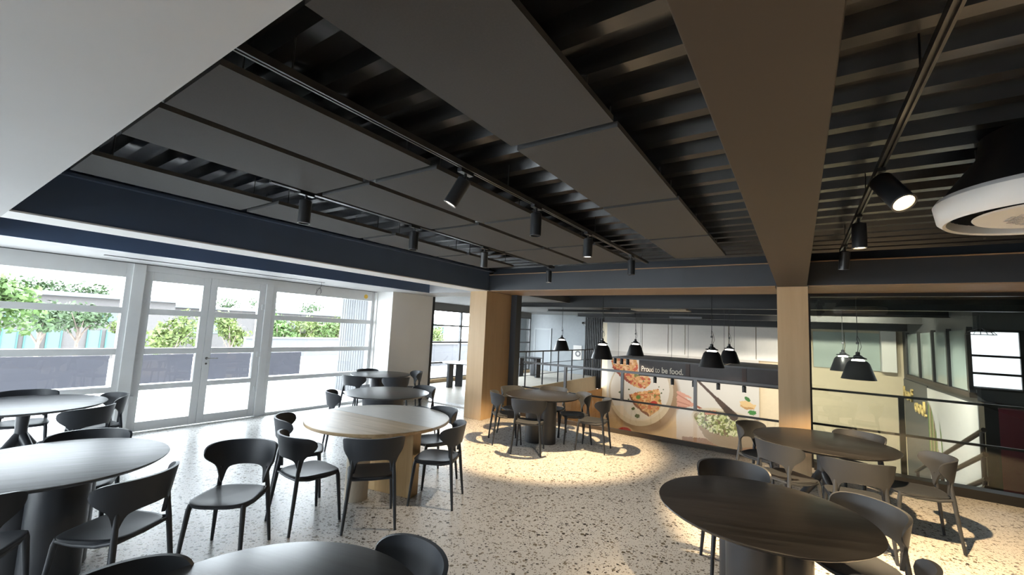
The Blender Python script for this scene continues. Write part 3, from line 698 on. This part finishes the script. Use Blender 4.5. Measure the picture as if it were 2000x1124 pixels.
bx(0.15, 5.0, -0.04, 0.04, 2.50, 2.55).build('head_rail', M_BLACKMET, gpn)
bx(0.15, 5.0, -0.16, 0.04, 0.0, 0.11).build('base_channel', M_BLACKMET, gpn)
for a, b in ((0.15, 2.45), (2.46, 4.98)): bx(a, b, -0.006, 0.006, 0.11, 2.50).build('pane', M_GLASSG, gpn)
bl2 = empty('partition_railing', (0, 7.95, 0)); tag(bl2, 'black steel railing standing behind the partition glass', 'railing')
bx(0.15, 5.0, -0.02, 0.02, 1.11, 1.14).build('top_rail', M_BLACKMET, bl2)
bx(0.15, 5.0, -0.015, 0.015, 0.60, 0.63).build('middle_rail', M_BLACKMET, bl2)
for x in (1.15, 2.5): bx(x - 0.03, x + 0.03, -0.02, 0.02, 0.0, 1.11).build('post', M_BLACKMET, bl2)

# ------------------------------------------------------------------ ceiling fittings
ROWS = [(-1.29, -0.71, 'right hand row of ceiling panels', [0.62, 1.86, 3.13, 4.40, 5.62]),
        (-2.50, -1.90, 'row left of the front track', [0.62, 1.85, 3.13, 4.42, 5.62]),
        (-3.16, -2.57, 'row right of the rear track', [0.62, 1.85, 3.13, 4.42, 5.62]),
        (-4.34, -3.76, 'leftmost row by the navy beam', [0.62, 1.81, 3.12, 4.42, 5.58])]
nm = ['nearest dark acoustic panel', 'second dark acoustic panel from camera', 'third dark acoustic panel from camera', 'farthest dark acoustic panel']
for a, b, lab, yy in ROWS:
    for k in range(4):
        e = empty('acoustic_panel', ((a + b) / 2, (yy[k] + yy[k + 1]) / 2, 2.80))
        tag(e, '%s in the %s' % (nm[k], lab), 'ceiling panel', 'suspended dark acoustic panels')
        hw = (b - a) / 2; hl = (yy[k + 1] - yy[k]) / 2 - 0.028
        bx(-hw, hw, -hl, hl, 0.0, 0.03).build('board', M_PANEL, e)
        for sx in (-1, 1):
            for sy in (-1, 1): MB().tube([(sx * hw * 0.7, sy * hl * 0.8, 0.03), (sx * hw * 0.7, sy * hl * 0.8, 0.20)], 0.004, 6).build('hanger', M_BLACKMET, e)
def track(name, label, x, y0, y1):
    e = empty(name, (x, (y0 + y1) / 2, 2.80)); tag(e, label, 'track', 'ceiling lighting tracks'); h = (y1 - y0) / 2
    MB().box(-0.016, -0.006, -h, h, 0, 0.035).box(0.006, 0.016, -h, h, 0, 0.035).box(-0.006, 0.006, -h, h, 0.015, 0.035).build('rail_profile', mat('track_paint', (0.05, 0.05, 0.05), 0.3), e)
    yy = -h + 0.3
    while yy < h:
        MB().tube([(0, yy, 0.035), (0, yy, 0.20)], 0.004, 6).build('suspension', M_BLACKMET, e); yy += 1.6
track('lighting_track', 'black lighting track between the two nearer panel rows', -1.74, 0.55, 5.9)
track('lighting_track', 'black lighting track between the leftmost panel rows', -3.17, 0.55, 5.9) if False else track('lighting_track', 'black lighting track left of the middle panels', -3.22, 1.5, 5.9)
track('lighting_track', 'black lighting track right of the taupe beam', 0.40, 0.2, 5.8)
def track_spot(label, x, y, tilt=(0, 0), lit=None, power=0, target=None, size=60, scale=1.0, col=(1, 0.78, 0.5)):
    e = empty('track_spotlight', (x, y, 2.80)); tag(e, label, 'spotlight', 'cylindrical track spotlights')
    bx(-0.018, 0.018, -0.06, 0.06, -0.02, 0.004).build('adapter', M_SPOT, e)
    MB().tube([(0, 0, -0.01), (0, 0, -0.07)], 0.010, 8).build('stem', M_SPOT, e)
    MM = Matrix.Translation((0, 0, -0.055)) @ Matrix.Rotation(R(tilt[1]), 4, 'Z') @ Matrix.Rotation(R(tilt[0]), 4, 'X') @ Matrix.Scale(scale, 4)
    MB().lathe([(0.03, 0.0), (0.045, -0.008), (0.045, -0.185), (0.041, -0.19), (0.038, -0.188), (0.038, -0.178)], (0, 0, 0), 28, True, True, MM).build('lamp_housing', M_SPOT, e)
    MB().lathe([(0.045, -0.183), (0.0455, -0.190), (0.040, -0.1905)], (0, 0, 0), 28, False, False, MM).build('trim_ring', M_GREYMET, e)
    if lit:
        MB().lathe([(0.0375, -0.182), (0.0375, -0.180)], (0, 0, 0), 24, True, True, MM).build('lens', emit(*lit), e)
    if power:
        p = Vector((x, y, 2.80)) + MM @ Vector((0, 0, -0.20))
        spot('spot_beam', p, target or p + (MM.to_3x3() @ Vector((0, 0, -1))), power, col, size, 0.35, 0.03)
    return e
WARM = ('warm_lens', (1.0, 0.72, 0.40), 14.0); COOL = ('pale_lens', (1.0, 0.9, 0.75), 6.0)
WC = (1.0, 0.70, 0.38)
track_spot('tilted track spotlight nearest the camera on the front track', -1.76, 2.00, (-28, -56), COOL, 25, None, 50)
track_spot('second spotlight from the camera on the front track', -1.74, 2.86)
track_spot('third spotlight from the camera on the front track', -1.74, 3.88, (0, 0), COOL, 85, (-1.6, 4.2, 0), 100, col=(1.0, 0.84, 0.64))
track_spot('farthest spotlight on the front track before the rear beam', -1.74, 5.22)
track_spot('nearest spotlight on the rear track below the left panels', -3.22, 1.78)
track_spot('second spotlight from the camera on the rear track', -3.22, 2.93)
track_spot('third spotlight from the camera on the rear track', -3.22, 4.10, (15, 40))
track_spot('farthest lit spotlight on the rear track above the round table by the column', -3.22, 5.75, (0, 0), COOL, 420, (-3.45, 6.1, 0), 80, col=WC)
track_spot('lit spotlight tilted to the right on the track right of the taupe beam', 0.40, 3.10, (-40, 30), WARM, 60, (1.2, 2.6, 0), 60, 1.25, WC)
track_spot('lit straight spotlight on the right hand track near the rear beam', 0.40, 4.15, (0, 0), WARM, 600, (0.75, 5.1, 0), 84, 1.05, WC)
track_spot('farthest unlit spotlight on the right hand track', 0.40, 5.35, (12, 20))
track_spot('lit spotlight at the top edge of the picture on the right hand track', 0.46, 1.36, (-28, 10), WARM, 260, (0.6, 2.2, 0), 80, 1.2, WC)

# round ceiling air cassette
ac = empty('ceiling_air_conditioner', (1.15, 3.36, 2.52)); tag(ac, 'round white ceiling air conditioner with perforated grille', 'air conditioner')
M_ACW = mat('white_abs', (0.76, 0.74, 0.71), 0.42)
MB().lathe([(0.425, 0.06), (0.430, 0.004), (0.445, -0.004), (0.470, 0.02), (0.485, 0.11), (0.47, 0.135), (0.38, 0.135)], (0, 0, 0), 72, False, False).build('outer_ring', M_ACW, ac)
MB().lathe([(0.426, 0.05), (0.41, 0.12), (0.28, 0.12), (0.28, 0.024)], (0, 0, 0), 64, False, False).build('air_slot', M_DARK, ac)
pl = MB().lathe([(0.0001, 0.000), (0.26, 0.004), (0.322, 0.010), (0.328, 0.018), (0.28, 0.026)], (0, 0, 0), 64, False, False).build('centre_disc', M_ACW, ac)
hb = MB()
for i in range(-8, 9):
    for j in range(-8, 9):
        if i * i + j * j < 70:
            x, y = i * 0.024, j * 0.024
            hb.box(x - 0.009, x + 0.009, y - 0.005, y + 0.005, -0.0015, 0.0015)
tag(hb.build('grille_perforation', mat('grille_slot', (0.42, 0.40, 0.38), 0.4), pl), kind='stuff')
MB().lathe([(0.46, 0.135), (0.30, 0.36), (0.28, 0.47)], (0, 0, 0), 48, True, True).build('drum_housing', M_DARK, ac)
for a in (0.5, 2.6, 4.7): MB().tube([(0.3 * math.cos(a), 0.3 * math.sin(a), 0.30), (0.3 * math.cos(a), 0.3 * math.sin(a), 0.465)], 0.01, 6).build('hanger_rod', M_BLACKMET, ac)

# ------------------------------------------------------------------ tables
def round_top(r, t=0.028):
    return MB().lathe([(0.0001, -t), (r - 0.03, -t), (r - 0.004, -0.010), (r, -0.005), (r - 0.002, -0.001), (r - 0.006, 0.0), (0.0001, 0.0)], (0, 0, 0.75), 96, False, False)
def clover(e, r, off, rot, m):
    for k in range(3):
        a = rot + 2.094 * k
        MB().lathe([(r - 0.004, 0.0), (r, 0.004), (r, 0.722)], (off * math.cos(a), off * math.sin(a), 0), 40).build('pedestal_column', m, e)
def star(e, m, rot):
    MB().lathe([(0.055, 0.30), (0.05, 0.5), (0.06, 0.722)], (0, 0, 0), 24).build('stem', m, e)
    for k in range(4):
        a = rot + k * math.pi / 2
        Mx = Matrix.Rotation(a, 4, 'Z')
        p = [Mx @ Vector(q) for q in ((0.02, 0, 0.42), (0.16, 0, 0.25), (0.36, 0, 0.04), (0.40, 0, 0.0))]
        MB().tube(p, [0.045, 0.036, 0.028, 0.024], 10).build('leg', m, e)
    MB().lathe([(0.20, 0.705), (0.20, 0.722)], (0, 0, 0), 32).build('mounting_plate', m, e)
def table(label, x, y, r, kind, top=None, rot=0.3, grain=0.0, group='round tables in the dining room'):
    e = empty('round_table', (x, y, 0)); tag(e, label, 'table', group)
    o = round_top(r).build('tabletop', top or M_BLACKWOOD, e); o.rotation_euler[2] = grain
    if kind == 'clover': clover(e, 0.145, 0.125, rot, M_BASE)
    elif kind == 'clover_big': clover(e, 0.155, 0.125, rot, M_BASE)
    elif kind == 'clover_small': clover(e, 0.13, 0.10, rot, M_BASE)
    elif kind == 'star': star(e, M_BASE, rot)
    return e
table('round dark table by the left window with splayed legs', -6.99, 0.98, 0.66, 'star', M_GREYWOOD, 0.5, 1.0)
table('grey grained round table in the left foreground with column pedestal', -4.28, 0.78, 0.625, 'clover_big', M_GREYWOOD, 0.2, 1.1)
table('round black table directly behind the oak table', -5.26, 4.48, 0.625, 'clover', M_BLACKWOOD, 0.2, 0.6)
table('round dark table before the white pilaster', -7.25, 5.96, 0.60, 'clover', M_BLACKWOOD, 0.9, 0.9)
table('round black table between tan column and balustrade with clustered column pedestal', -3.54, 6.26, 0.612, 'clover', M_BLACKWOOD, -0.2, 0.2)
table('round black table with splayed legs beside the right hand column', 0.19, 5.86, 0.655, 'star', M_BLACKWOOD, 0.55, 0.0)
table('large black round table in the right foreground', -0.22, 3.23, 0.605, 'clover_big', M_BLACKWOOD, 0.3, 0.4)
table('dark round table cut by the bottom edge of the picture', -1.56, 0.82, 0.59, 'clover_small', M_BLACKWOOD, 0.3, 0.3)
# oak and pale two-tone table
ot = empty('round_table', (-3.92, 3.25, 0)); tag(ot, 'large two tone oak table with slab leg and round column leg', 'table', 'round tables in the dining room')
rr = 0.775; ang = math.atan2(0.12, 1.19); off = -0.025
def halfdisc(side):
    pts = []
    for k in range(49):
        t = math.pi * k / 48
        pts.append((rr * math.cos(t), side * rr * math.sin(t)))
    if side < 0: pts = pts[::-1]
    return [(px, py + off) if abs(py) < 1e-6 else (px, py) for px, py in pts]
for side, m in ((-1, M_OAK), (1, M_PALE)):
    o = MB().poly(halfdisc(side), 0.718, 0.75).build('tabletop_half', m, ot, 0.006); o.rotation_euler[2] = ang
c_ = MB().lathe([(0.112, 0), (0.115, 0.005), (0.115, 0.718)], (0, 0, 0), 40).build('column_leg', mat('pale_ash', (0.60, 0.52, 0.41), 0.45, var=0.06, stretch=(6, 6, 1)), ot); c_.location = (0.12, -0.33, 0)
s_ = bx(-0.29, 0.29, -0.07, 0.07, 0, 0.718).build('slab_leg', wood('oak_slab', (0.50, 0.33, 0.15), (0.60, 0.42, 0.21), 0.45, 1.8, 'Z'), ot, 0.004); s_.location = (0.24, 0.03, 0); s_.rotation_euler[2] = 0.2
# gallery tables
def slab_table(label, x, y, r, legs):
    e = empty('slab_leg_table', (x, y, 0)); tag(e, label, 'table', 'slab leg tables in the gallery')
    round_top(r).build('tabletop', M_BLACKWOOD, e)
    for a in legs:
        o = bx(-0.11, 0.11, -0.04, 0.04, 0, 0.722).build('slab_leg', M_BASE, e); o.location = (0.36 * math.cos(a), 0.36 * math.sin(a), 0); o.rotation_euler[2] = a + 1.2
slab_table('dark slab leg table just beyond the opening by the tan column', -8.35, 9.85, 0.60, (3.6, 2.5, 0.0))
slab_table('dark slab leg table far back in the gallery by the black railing', -8.75, 14.35, 0.50, (3.3, 0.1, 1.7))

# ------------------------------------------------------------------ chairs
def backrest():
    mb = MB(); th = R(80); N = 72; K = 7
    def ring(sgn):
        g = []
        for i in range(N + 1):
            t = -1 + 2 * i / N; a = t * th
            e = (1 - abs(t) ** 4) ** 0.5 if abs(t) < 1 else 0
            neck = 0.13 * math.exp(-((abs(a) - R(44)) / R(6.5)) ** 2) + 0.035 * math.exp(-((abs(a) - R(44)) / R(17)) ** 2); eb = (1 - abs(t) ** 2.6) ** 0.62 if abs(t) < 1 else 0; e = (1 - abs(t) ** 6) ** 0.5 if abs(t) < 1 else 0
            zm = 0.700 + 0.008 * (1 - t * t)
            zt = zm + 0.012 + 0.072 * e; zb = zm + 0.010 - 0.115 * eb - neck * eb
            row = []
            for k in range(K + 1):
                z = zb + (zt - zb) * k / K
                q = (z - 0.60) / 0.18
                fl = 1 + 0.10 * max(-0.6, q)
                thick = 0.010 * sgn * (0.35 + 0.65 * e)
                rx = 0.252 * fl + thick; ry = 0.200 * (1 + 0.16 * max(-0.6, q)) + thick
                row.append((rx * math.sin(a), -0.045 - ry * math.cos(a), z))
            g.append(row)
        return g
    o, i_ = ring(1), ring(-1); vs = []; fs = []; n = (N + 1) * (K + 1)
    for g in (o, i_):
        for row in g: vs += row
    I = lambda s, a, b: s * n + a * (K + 1) + b
    for a in range(N):
        for b in range(K):
            fs.append((I(0, a, b), I(0, a + 1, b), I(0, a + 1, b + 1), I(0, a, b + 1)))
            fs.append((I(1, a, b), I(1, a, b + 1), I(1, a + 1, b + 1), I(1, a + 1, b)))
        fs.append((I(0, a, K), I(0, a + 1, K), I(1, a + 1, K), I(1, a, K)))
        fs.append((I(0, a, 0), I(1, a, 0), I(1, a + 1, 0), I(0, a + 1, 0)))
    for b in range(K):
        fs.append((I(0, 0, b), I(0, 0, b + 1), I(1, 0, b + 1), I(1, 0, b)))
        fs.append((I(0, N, b), I(1, N, b), I(1, N, b + 1), I(0, N, b + 1)))
    return mb.add(vs, fs, True)
def seat():
    mb = MB(); S = 48; rings = (0.0, 0.3, 0.55, 0.75, 0.9, 0.97, 1.0); vs = []; fs = []
    def pt(a, k):
        c, s = math.cos(a), math.sin(a); n = 3.4
        x = abs(c) ** (2 / n) * math.copysign(1, c); y = abs(s) ** (2 / n) * math.copysign(1, s)
        w = 0.212 + 0.016 * y
        return x * w * k, y * 0.215 * k + 0.0
    def zz(x, y, k): return 0.452 - 0.014 * (1 - k * k) - 0.012 * max(0, (y - 0.12) / 0.1) ** 2
    for lay, dz in ((0, 0.0), (1, -0.022)):
        for k in rings:
            for j in range(S):
                x, y = pt(2 * math.pi * j / S, max(k, 1e-4)); kk = 0.985 if lay else 1.0
                vs.append((x * kk, y * kk, zz(x, y, k) + dz - (0.004 if k == 1.0 and not lay else 0)))
    nR = len(rings)
    for lay in (0, 1):
        for i in range(nR - 1):
            for j in range(S):
                a = lay * nR * S + i * S + j; b = lay * nR * S + i * S + (j + 1) % S
                fs.append((a, b, b + S, a + S))
    for j in range(S):
        a = (nR - 1) * S + j; b = (nR - 1) * S + (j + 1) % S
        fs.append((a, b, b + nR * S, a + nR * S))
    return mb.add(vs, fs, True)
ME_BACK = backrest().mesh('backrest', M_CHAIR); ME_SEAT = seat().mesh('seat', M_CHAIR)
ME_LEG = {}
for s in (-1, 1):
    ME_LEG[('r', s)] = MB().tube([(s * 0.176, -0.186, 0.60), (s * 0.178, -0.190, 0.54), (s * 0.186, -0.200, 0.44), (s * 0.203, -0.222, 0.22), (s * 0.220, -0.245, 0.0)], [0.013, 0.015, 0.0175, 0.0155, 0.0115], 12).mesh('leg', M_CHAIR)
    ME_LEG[('f', s)] = MB().tube([(s * 0.180, 0.165, 0.438), (s * 0.186, 0.176, 0.40), (s * 0.200, 0.195, 0.20), (s * 0.212, 0.212, 0.0)], [0.017, 0.018, 0.015, 0.0115], 12).mesh('leg', M_CHAIR)
ME_RAIL = {s: MB().tube([(s * 0.187, 0.165, 0.425), (s * 0.200, 0.05, 0.418), (s * 0.198, -0.10, 0.420), (s * 0.187, -0.200, 0.442)], [0.013, 0.012, 0.013, 0.014], 10).mesh('side_rail', M_CHAIR) for s in (-1, 1)}
ME_FRONT = MB().tube([(-0.18, 0.168, 0.425), (0, 0.178, 0.420), (0.18, 0.168, 0.425)], 0.011, 8).mesh('front_rail', M_CHAIR)
ME_REAR = MB().tube([(-0.186, -0.198, 0.432), (0, -0.205, 0.428), (0.186, -0.198, 0.432)], 0.011, 8).mesh('rear_rail', M_CHAIR)
def make_chair():
    e = empty('dining_chair')
    inst('seat', ME_SEAT, e); inst('backrest', ME_BACK, e)
    for k in ME_LEG: inst('leg', ME_LEG[k], e)
    for k in ME_RAIL: inst('side_rail', ME_RAIL[k], e)
    inst('front_rail', ME_FRONT, e); inst('rear_rail', ME_REAR, e)
    return e
# (back centre x, y, facing angle, label)
CH = [(-2.25, 0.57, 6, 'chair back at the bottom edge, left of the nearest dark table'),
      (-1.40, 1.50, -109, 'chair at the far right of the nearest dark table, cut by the bottom edge'),
      (-3.42, 1.09, -150, 'charcoal chair in the left foreground, back to camera, at the grey grained table'),
      (-3.66, 0.27, 150, 'charcoal chair cut by the lower left corner of the picture'),
      (-4.97, 1.12, -25, 'chair behind the grey grained table, only its back top showing'),
      (-6.14, 1.39, -150, 'chair on the near right side of the splayed leg table by the left window'),
      (-6.95, 1.78, -88, 'chair at the splayed leg window table, nearest the double doors'),
      (-7.83, 1.10, -8, 'chair between the splayed leg window table and the left window'),
      (-3.78, 1.82, -50, 'lone charcoal chair turned toward the camera left of the oak table'),
      (-3.75, 2.10, 86, 'chair on the left of the oak table, right behind the lone turned chair'),
      (-4.51, 2.43, 58, 'chair at the oak table nearest the double doors'),
      (-3.11, 2.55, 143, 'chair in front of the oak table, its back squarely to the camera'),
      (-2.96, 3.53, -153, 'chair on the right of the oak table, nearer of two'),
      (-3.62, 4.09, -106, 'chair on the far right of the oak table, farther of two'),
      (-5.66, 3.74, 61, 'chair left of the black table behind the oak table'),
      (-4.62, 3.85, 136, 'chair tucked between the oak table and the black table behind it'),
      (-5.15, 5.26, -97, 'chair on the right of the black table behind the oak table'),
      (-7.08, 5.09, 103, 'chair on the left of the table before the white pilaster'),
      (-7.93, 6.06, -3, 'chair between the pilaster table and the right window'),
      (-6.34, 5.63, 157, 'chair in front of the pilaster table with its back to camera'),
      (-6.93, 6.76, -118, 'chair right of the pilaster table, beside the white pilaster'),
      (-4.12, 5.66, 45, 'chair left of the column pedestal table, nearest the tan column'),
      (-4.34, 6.42, -12, 'chair behind the left side of the column pedestal table by the dark post'),
      (-3.30, 5.40, 113, 'chair in front of the column pedestal table, back to camera'),
      (-2.96, 6.80, -139, 'inner of two chairs right of the column pedestal table'),
      (-2.47, 6.45, -171, 'outermost chair right of the column pedestal table, before the food mural'),
      (-3.72, 7.06, -78, 'chair behind the column pedestal table by the balustrade'),
      (-0.60, 6.17, -22, 'chair left of the splayed leg table by the right column, farther of two'),
      (-0.27, 5.18, 50, 'chair left of the splayed leg table by the right column, nearer of two'),
      (0.43, 4.90, 97, 'chair in front of the splayed leg table by the right column, back to camera'),
      (1.16, 5.79, -174, 'chair standing alone right of the splayed leg table, casting a long shadow'),
      (0.62, 6.58, -122, 'chair behind the splayed leg table against the partition glass'),
      (-0.50, 4.10, -72, 'chair behind the right foreground table, only its back showing'),
      (0.44, 3.73, -143, 'chair at the right end of the right foreground table'),
      (0.43, 2.72, 144, 'chair back just showing at the bottom edge right of the foreground table')]
ch0 = make_chair()
for k, (x, y, a, lab) in enumerate(CH):
    o = ch0 if k == 0 else copy_tree(ch0)
    d = Vector((math.cos(R(a)), math.sin(R(a)), 0))
    c = Vector((x, y, 0)) + d * 0.24
    o.location = c; o.rotation_euler[2] = R(a - 90)
    tag(o, lab, 'chair', 'charcoal moulded dining chairs')

# ------------------------------------------------------------------ outside
M_PAVE = mat('pale_terrace_paving', (0.62, 0.61, 0.60), 0.8, var=0.05, scale=1)
struct('floor_terrace', bx(-22.0, WX - 0.12, -30, 30.0, -0.35, -0.04), M_PAVE, 'pale paved terrace outside the windows', 'floor')
struct('ground', bx(-140, -22.0, -90, 120, -4.5, -4.3), mat('street_ground', (0.35, 0.35, 0.34), 0.9, var=0.1), 'street ground beyond the terrace', 'ground')
struct('wall_exterior', bx(-10.5, WX - 0.12, 7.10, 7.70, -0.05, 2.6), mat('grey_rib_cladding', (0.085, 0.088, 0.092), 0.6), 'light grey ribbed exterior wall beside the right window', 'wall')
rib = bx(-0.012, 0.012, -0.006, 0.0, -0.04, 2.6).mesh('cladding_rib', mat('grey_rib_cladding', (0.085, 0.088, 0.092), 0.6))
we = bpy.data.objects['wall_exterior']
for k in range(20): inst('cladding_rib', rib, we, (-10.42 + k * 0.10, 7.10, 0))
pw_ = empty('parapet', (-21.0, 16, 0)); tag(pw_, 'grey terrace parapet wall in front of the green shrubs', 'wall')
bx(-0.1, 0.1, -6.6, 14, -0.04, 0.84).build('parapet_wall', mat('grey_render', (0.075, 0.075, 0.082), 0.7), pw_); bx(-0.16, 0.16, -6.6, 14, 0.84, 0.90).build('coping', mat('pale_coping', (0.12, 0.12, 0.12), 0.6), pw_)
pz = empty('planter_wall', (-14.0, 14, 0)); tag(pz, 'low grey wall seen through the gallery window', 'wall')
bx(-0.1, 0.1, -4.2, 8, -0.04, 0.95).build('wall_body', mat('grey_render', (0.075, 0.075, 0.082), 0.7), pz); bx(-0.15, 0.15, -4.2, 8, 0.95, 1.0).build('coping', mat('pale_coping', (0.12, 0.12, 0.12), 0.6), pz)
M_BARK = mat('bark', (0.14, 0.11, 0.09), 0.9, var=0.2)
def leaves(name, col): return mat(name, col, 0.6, var=0.35, scale=1.5)
L1 = leaves('fresh_leaf', (0.050, 0.095, 0.018)); L2 = leaves('mid_leaf', (0.035, 0.062, 0.022)); L3 = leaves('yellow_leaf', (0.075, 0.105, 0.022))
def tree(label, x, y, zc, rx, rz, n, lm, size=0.22, name='tree', zb=-4.3, blobs=9):
    e = empty(name, (x, y, zb)); tag(e, label, 'tree' if name == 'tree' else 'shrub', 'trees and shrubs outside')
    zc = zc - zb; h = zc
    t = MB().tube([(0, 0, 0), (0.04, 0.03, h * 0.5), (0, 0, h)], [0.16 * rx / 1.5 + .04, 0.11 * rx / 1.5 + .03, 0.03], 8)
    for k in range(7):
        a = k * 2.4; t.tube([(0, 0, h * (0.72 + 0.03 * k)), (0.7 * rx * math.cos(a), 0.7 * rx * math.sin(a), h + rz * (-0.3 + 0.12 * k))], [0.05, 0.012], 6)
    t.build('trunk', M_BARK, e)
    bl_ = []
    for k in range(blobs):
        a = rng.random() * 6.283; q = 0.62 * math.sqrt(rng.random()); zz = (rng.random() * 1.3 - 0.65)
        bl_.append((rx * q * math.cos(a), rx * q * math.sin(a), zc + rz * zz, 0.50 + 0.18 * rng.random()))
    vs = np.zeros((n, 4, 3))
    for i in range(n):
        b = bl_[rng.integers(len(bl_))]; d = rng.normal(size=3); d /= np.linalg.norm(d) + 1e-9; q = (0.45 + 0.6 * rng.random())
        c = np.array([b[0] + d[0] * rx * b[3] * q, b[1] + d[1] * rx * b[3] * q, b[2] + d[2] * rz * b[3] * q])
        u = rng.normal(size=3); u /= np.linalg.norm(u); w = np.cross(u, rng.normal(size=3)); w /= np.linalg.norm(w) + 1e-9
        s = size * (0.6 + 0.7 * rng.random())
        vs[i] = [c - u * s, c - w * s * 0.5, c + u * s, c + w * s * 0.5]
    me = bpy.data.meshes.new('crown'); me.from_pydata(vs.reshape(-1, 3).tolist(), [], np.arange(4 * n).reshape(-1, 4).tolist()); me.materials.append(lm); me.update()
    return tag(inst('crown', me, e), kind='stuff') and e
tree('bright green tree at the left edge outside the left window', -24, 1.75, 2.15, 1.65, 1.10, 3600, L1, 0.13)
tree('dark tree beside the bright green one outside the left window', -28, 4.0, 1.45, 1.0, 0.62, 1100, L2, 0.12)
tree('mid green tree in the centre of the left window', -30, 5.6, 1.45, 1.15, 0.62, 1100, L2, 0.12)
tree('yellow green tree at the right side of the left window', -28, 6.9, 1.2, 0.75, 0.5, 800, L3, 0.11)
tree('airy yellow green tree behind the left door leaf', -27, 8.6, 0.9, 1.2, 1.0, 1500, L3, 0.12)
tree('small yellow tree behind the right door leaf', -27, 11.3, 1.0, 0.9, 0.9, 1200, L3, 0.12)
tree('distant sparse tree rising above the roof behind the doors', -58, 23.4, 3.2, 1.6, 1.2, 420, L2, 0.20)
tree('distant sparse tree above the roof left of the right window', -58, 28.0, 3.1, 1.6, 1.0, 420, L2, 0.20)
tree('distant sparse tree above the roof in the right window', -58, 34.4, 3.1, 1.9, 1.2, 500, L2, 0.20)
tree('distant dark tree above the roof in the left window', -52, 7.5, 3.4, 1.7, 1.0, 600, L2, 0.20)
tree('second distant dark tree above the roof in the left window', -52, 10.3, 3.1, 1.5, 1.1, 600, L2, 0.20)
for k, y in enumerate((12.4, 13.7, 15.0, 16.2, 17.4)):
    tree('yellow green shrub behind the grey parapet, %s from the doors' % ordn[k], -24, y, 1.2, 0.95, 0.75, 1300, L3 if k % 2 else L1, 0.10, 'shrub')
tree('rounded shrub seen through the gallery window', -20, 20.6, 1.2, 0.7, 0.6, 700, L3, 0.10, 'shrub')

def building(label, x, y0, y1, z1, roofcol, rows, pitch, wcol, pane, depth=9.0, mull=None):
    e = empty('office_building', (x, (y0 + y1) / 2, -4.3)); tag(e, label, 'building'); h = (y1 - y0) / 2
    bx(-depth, 0, -h, h, 0, z1 + 4.3).build('wall', wcol, e)
    bx(-depth - 0.3, 0.4, -h - 0.3, h + 0.3, z1 + 4.3, z1 + 4.55).build('roof', roofcol, e)
    for z0, zt in rows:
        wm = bx(0.0, 0.05, 0, pitch * 0.62, z0 + 4.3, zt + 4.3).mesh('window_pane', pane)
        fm = MB().box(0.0, 0.09, -0.06, 0.0, z0 + 4.25, zt + 4.35).box(0.0, 0.09, pitch * 0.62, pitch * 0.62 + 0.06, z0 + 4.25, zt + 4.35).mesh('window_frame', mull)
        y = -h + 0.4; k = 0
        while y < h - pitch:
            if k % 4 != 3:
                w = inst('window_pane', wm, e, (0, y, 0)); inst('window_frame', fm, w)
            y += pitch; k += 1
    return e
M_BW = mat('pale_render', (0.070, 0.064, 0.062), 0.8, var=0.06); M_BG = mat('pale_blue_pane', (0.060, 0.090, 0.094), 0.3); M_TEAL = mat('teal_frame', (0.02, 0.075, 0.068), 0.5); M_RF = mat('grey_roof', (0.07, 0.075, 0.08), 0.6)
building('pale office building with teal framed windows outside the left window', -36, 0.0, 11.4, 2.55, M_RF, ((-0.9, 0.55), (1.15, 2.0), (-3.6, -2.2)), 0.85, M_BW, M_BG, mull=M_TEAL)
building('long pale low building outside the right window', -44, 12.5, 34, 2.35, M_RF, ((0.2, 1.3),), 1.9, M_BW, M_BG, mull=M_RF)
tb = empty('glass_building', (-34, 34, -4.3)); tag(tb, 'pale teal glass building seen through the gallery window', 'building')
bx(-6, 0, -2.2, 2.6, 0, 6.0).build('wall', mat('teal_glass', (0.07, 0.13, 0.115), 0.2), tb)
MB().add([(-6, -2.2, 6.0), (0, -2.2, 6.0), (0, 2.6, 6.0), (-6, 2.6, 6.0), (-6, -1.6, 7.0), (0, -1.6, 7.0)], [(0, 1, 2, 3), (0, 4, 5, 1), (4, 3, 2, 5), (0, 3, 4), (1, 5, 2)]).build('roof', mat('teal_glass', (0.07, 0.13, 0.115), 0.2), tb)
fm_ = bx(0, 0.08, -0.03, 0.03, 0, 6.0).mesh('facade_fin', M_TEAL)
for k in range(9): inst('facade_fin', fm_, tb, (0, -2.1 + 0.55 * k, 0))
wb = empty('white_annex', (-30, 33.5, -4.3)); tag(wb, 'low white annex in front of the teal glass building', 'building')
bx(-2, 0, -3.5, 0.6, 0, 5.2).build('wall', mat('white_render', (0.75, 0.75, 0.75), 0.7), wb); bx(-2.1, 0.1, -3.6, 0.7, 5.2, 5.3).build('roof', M_RF, wb)
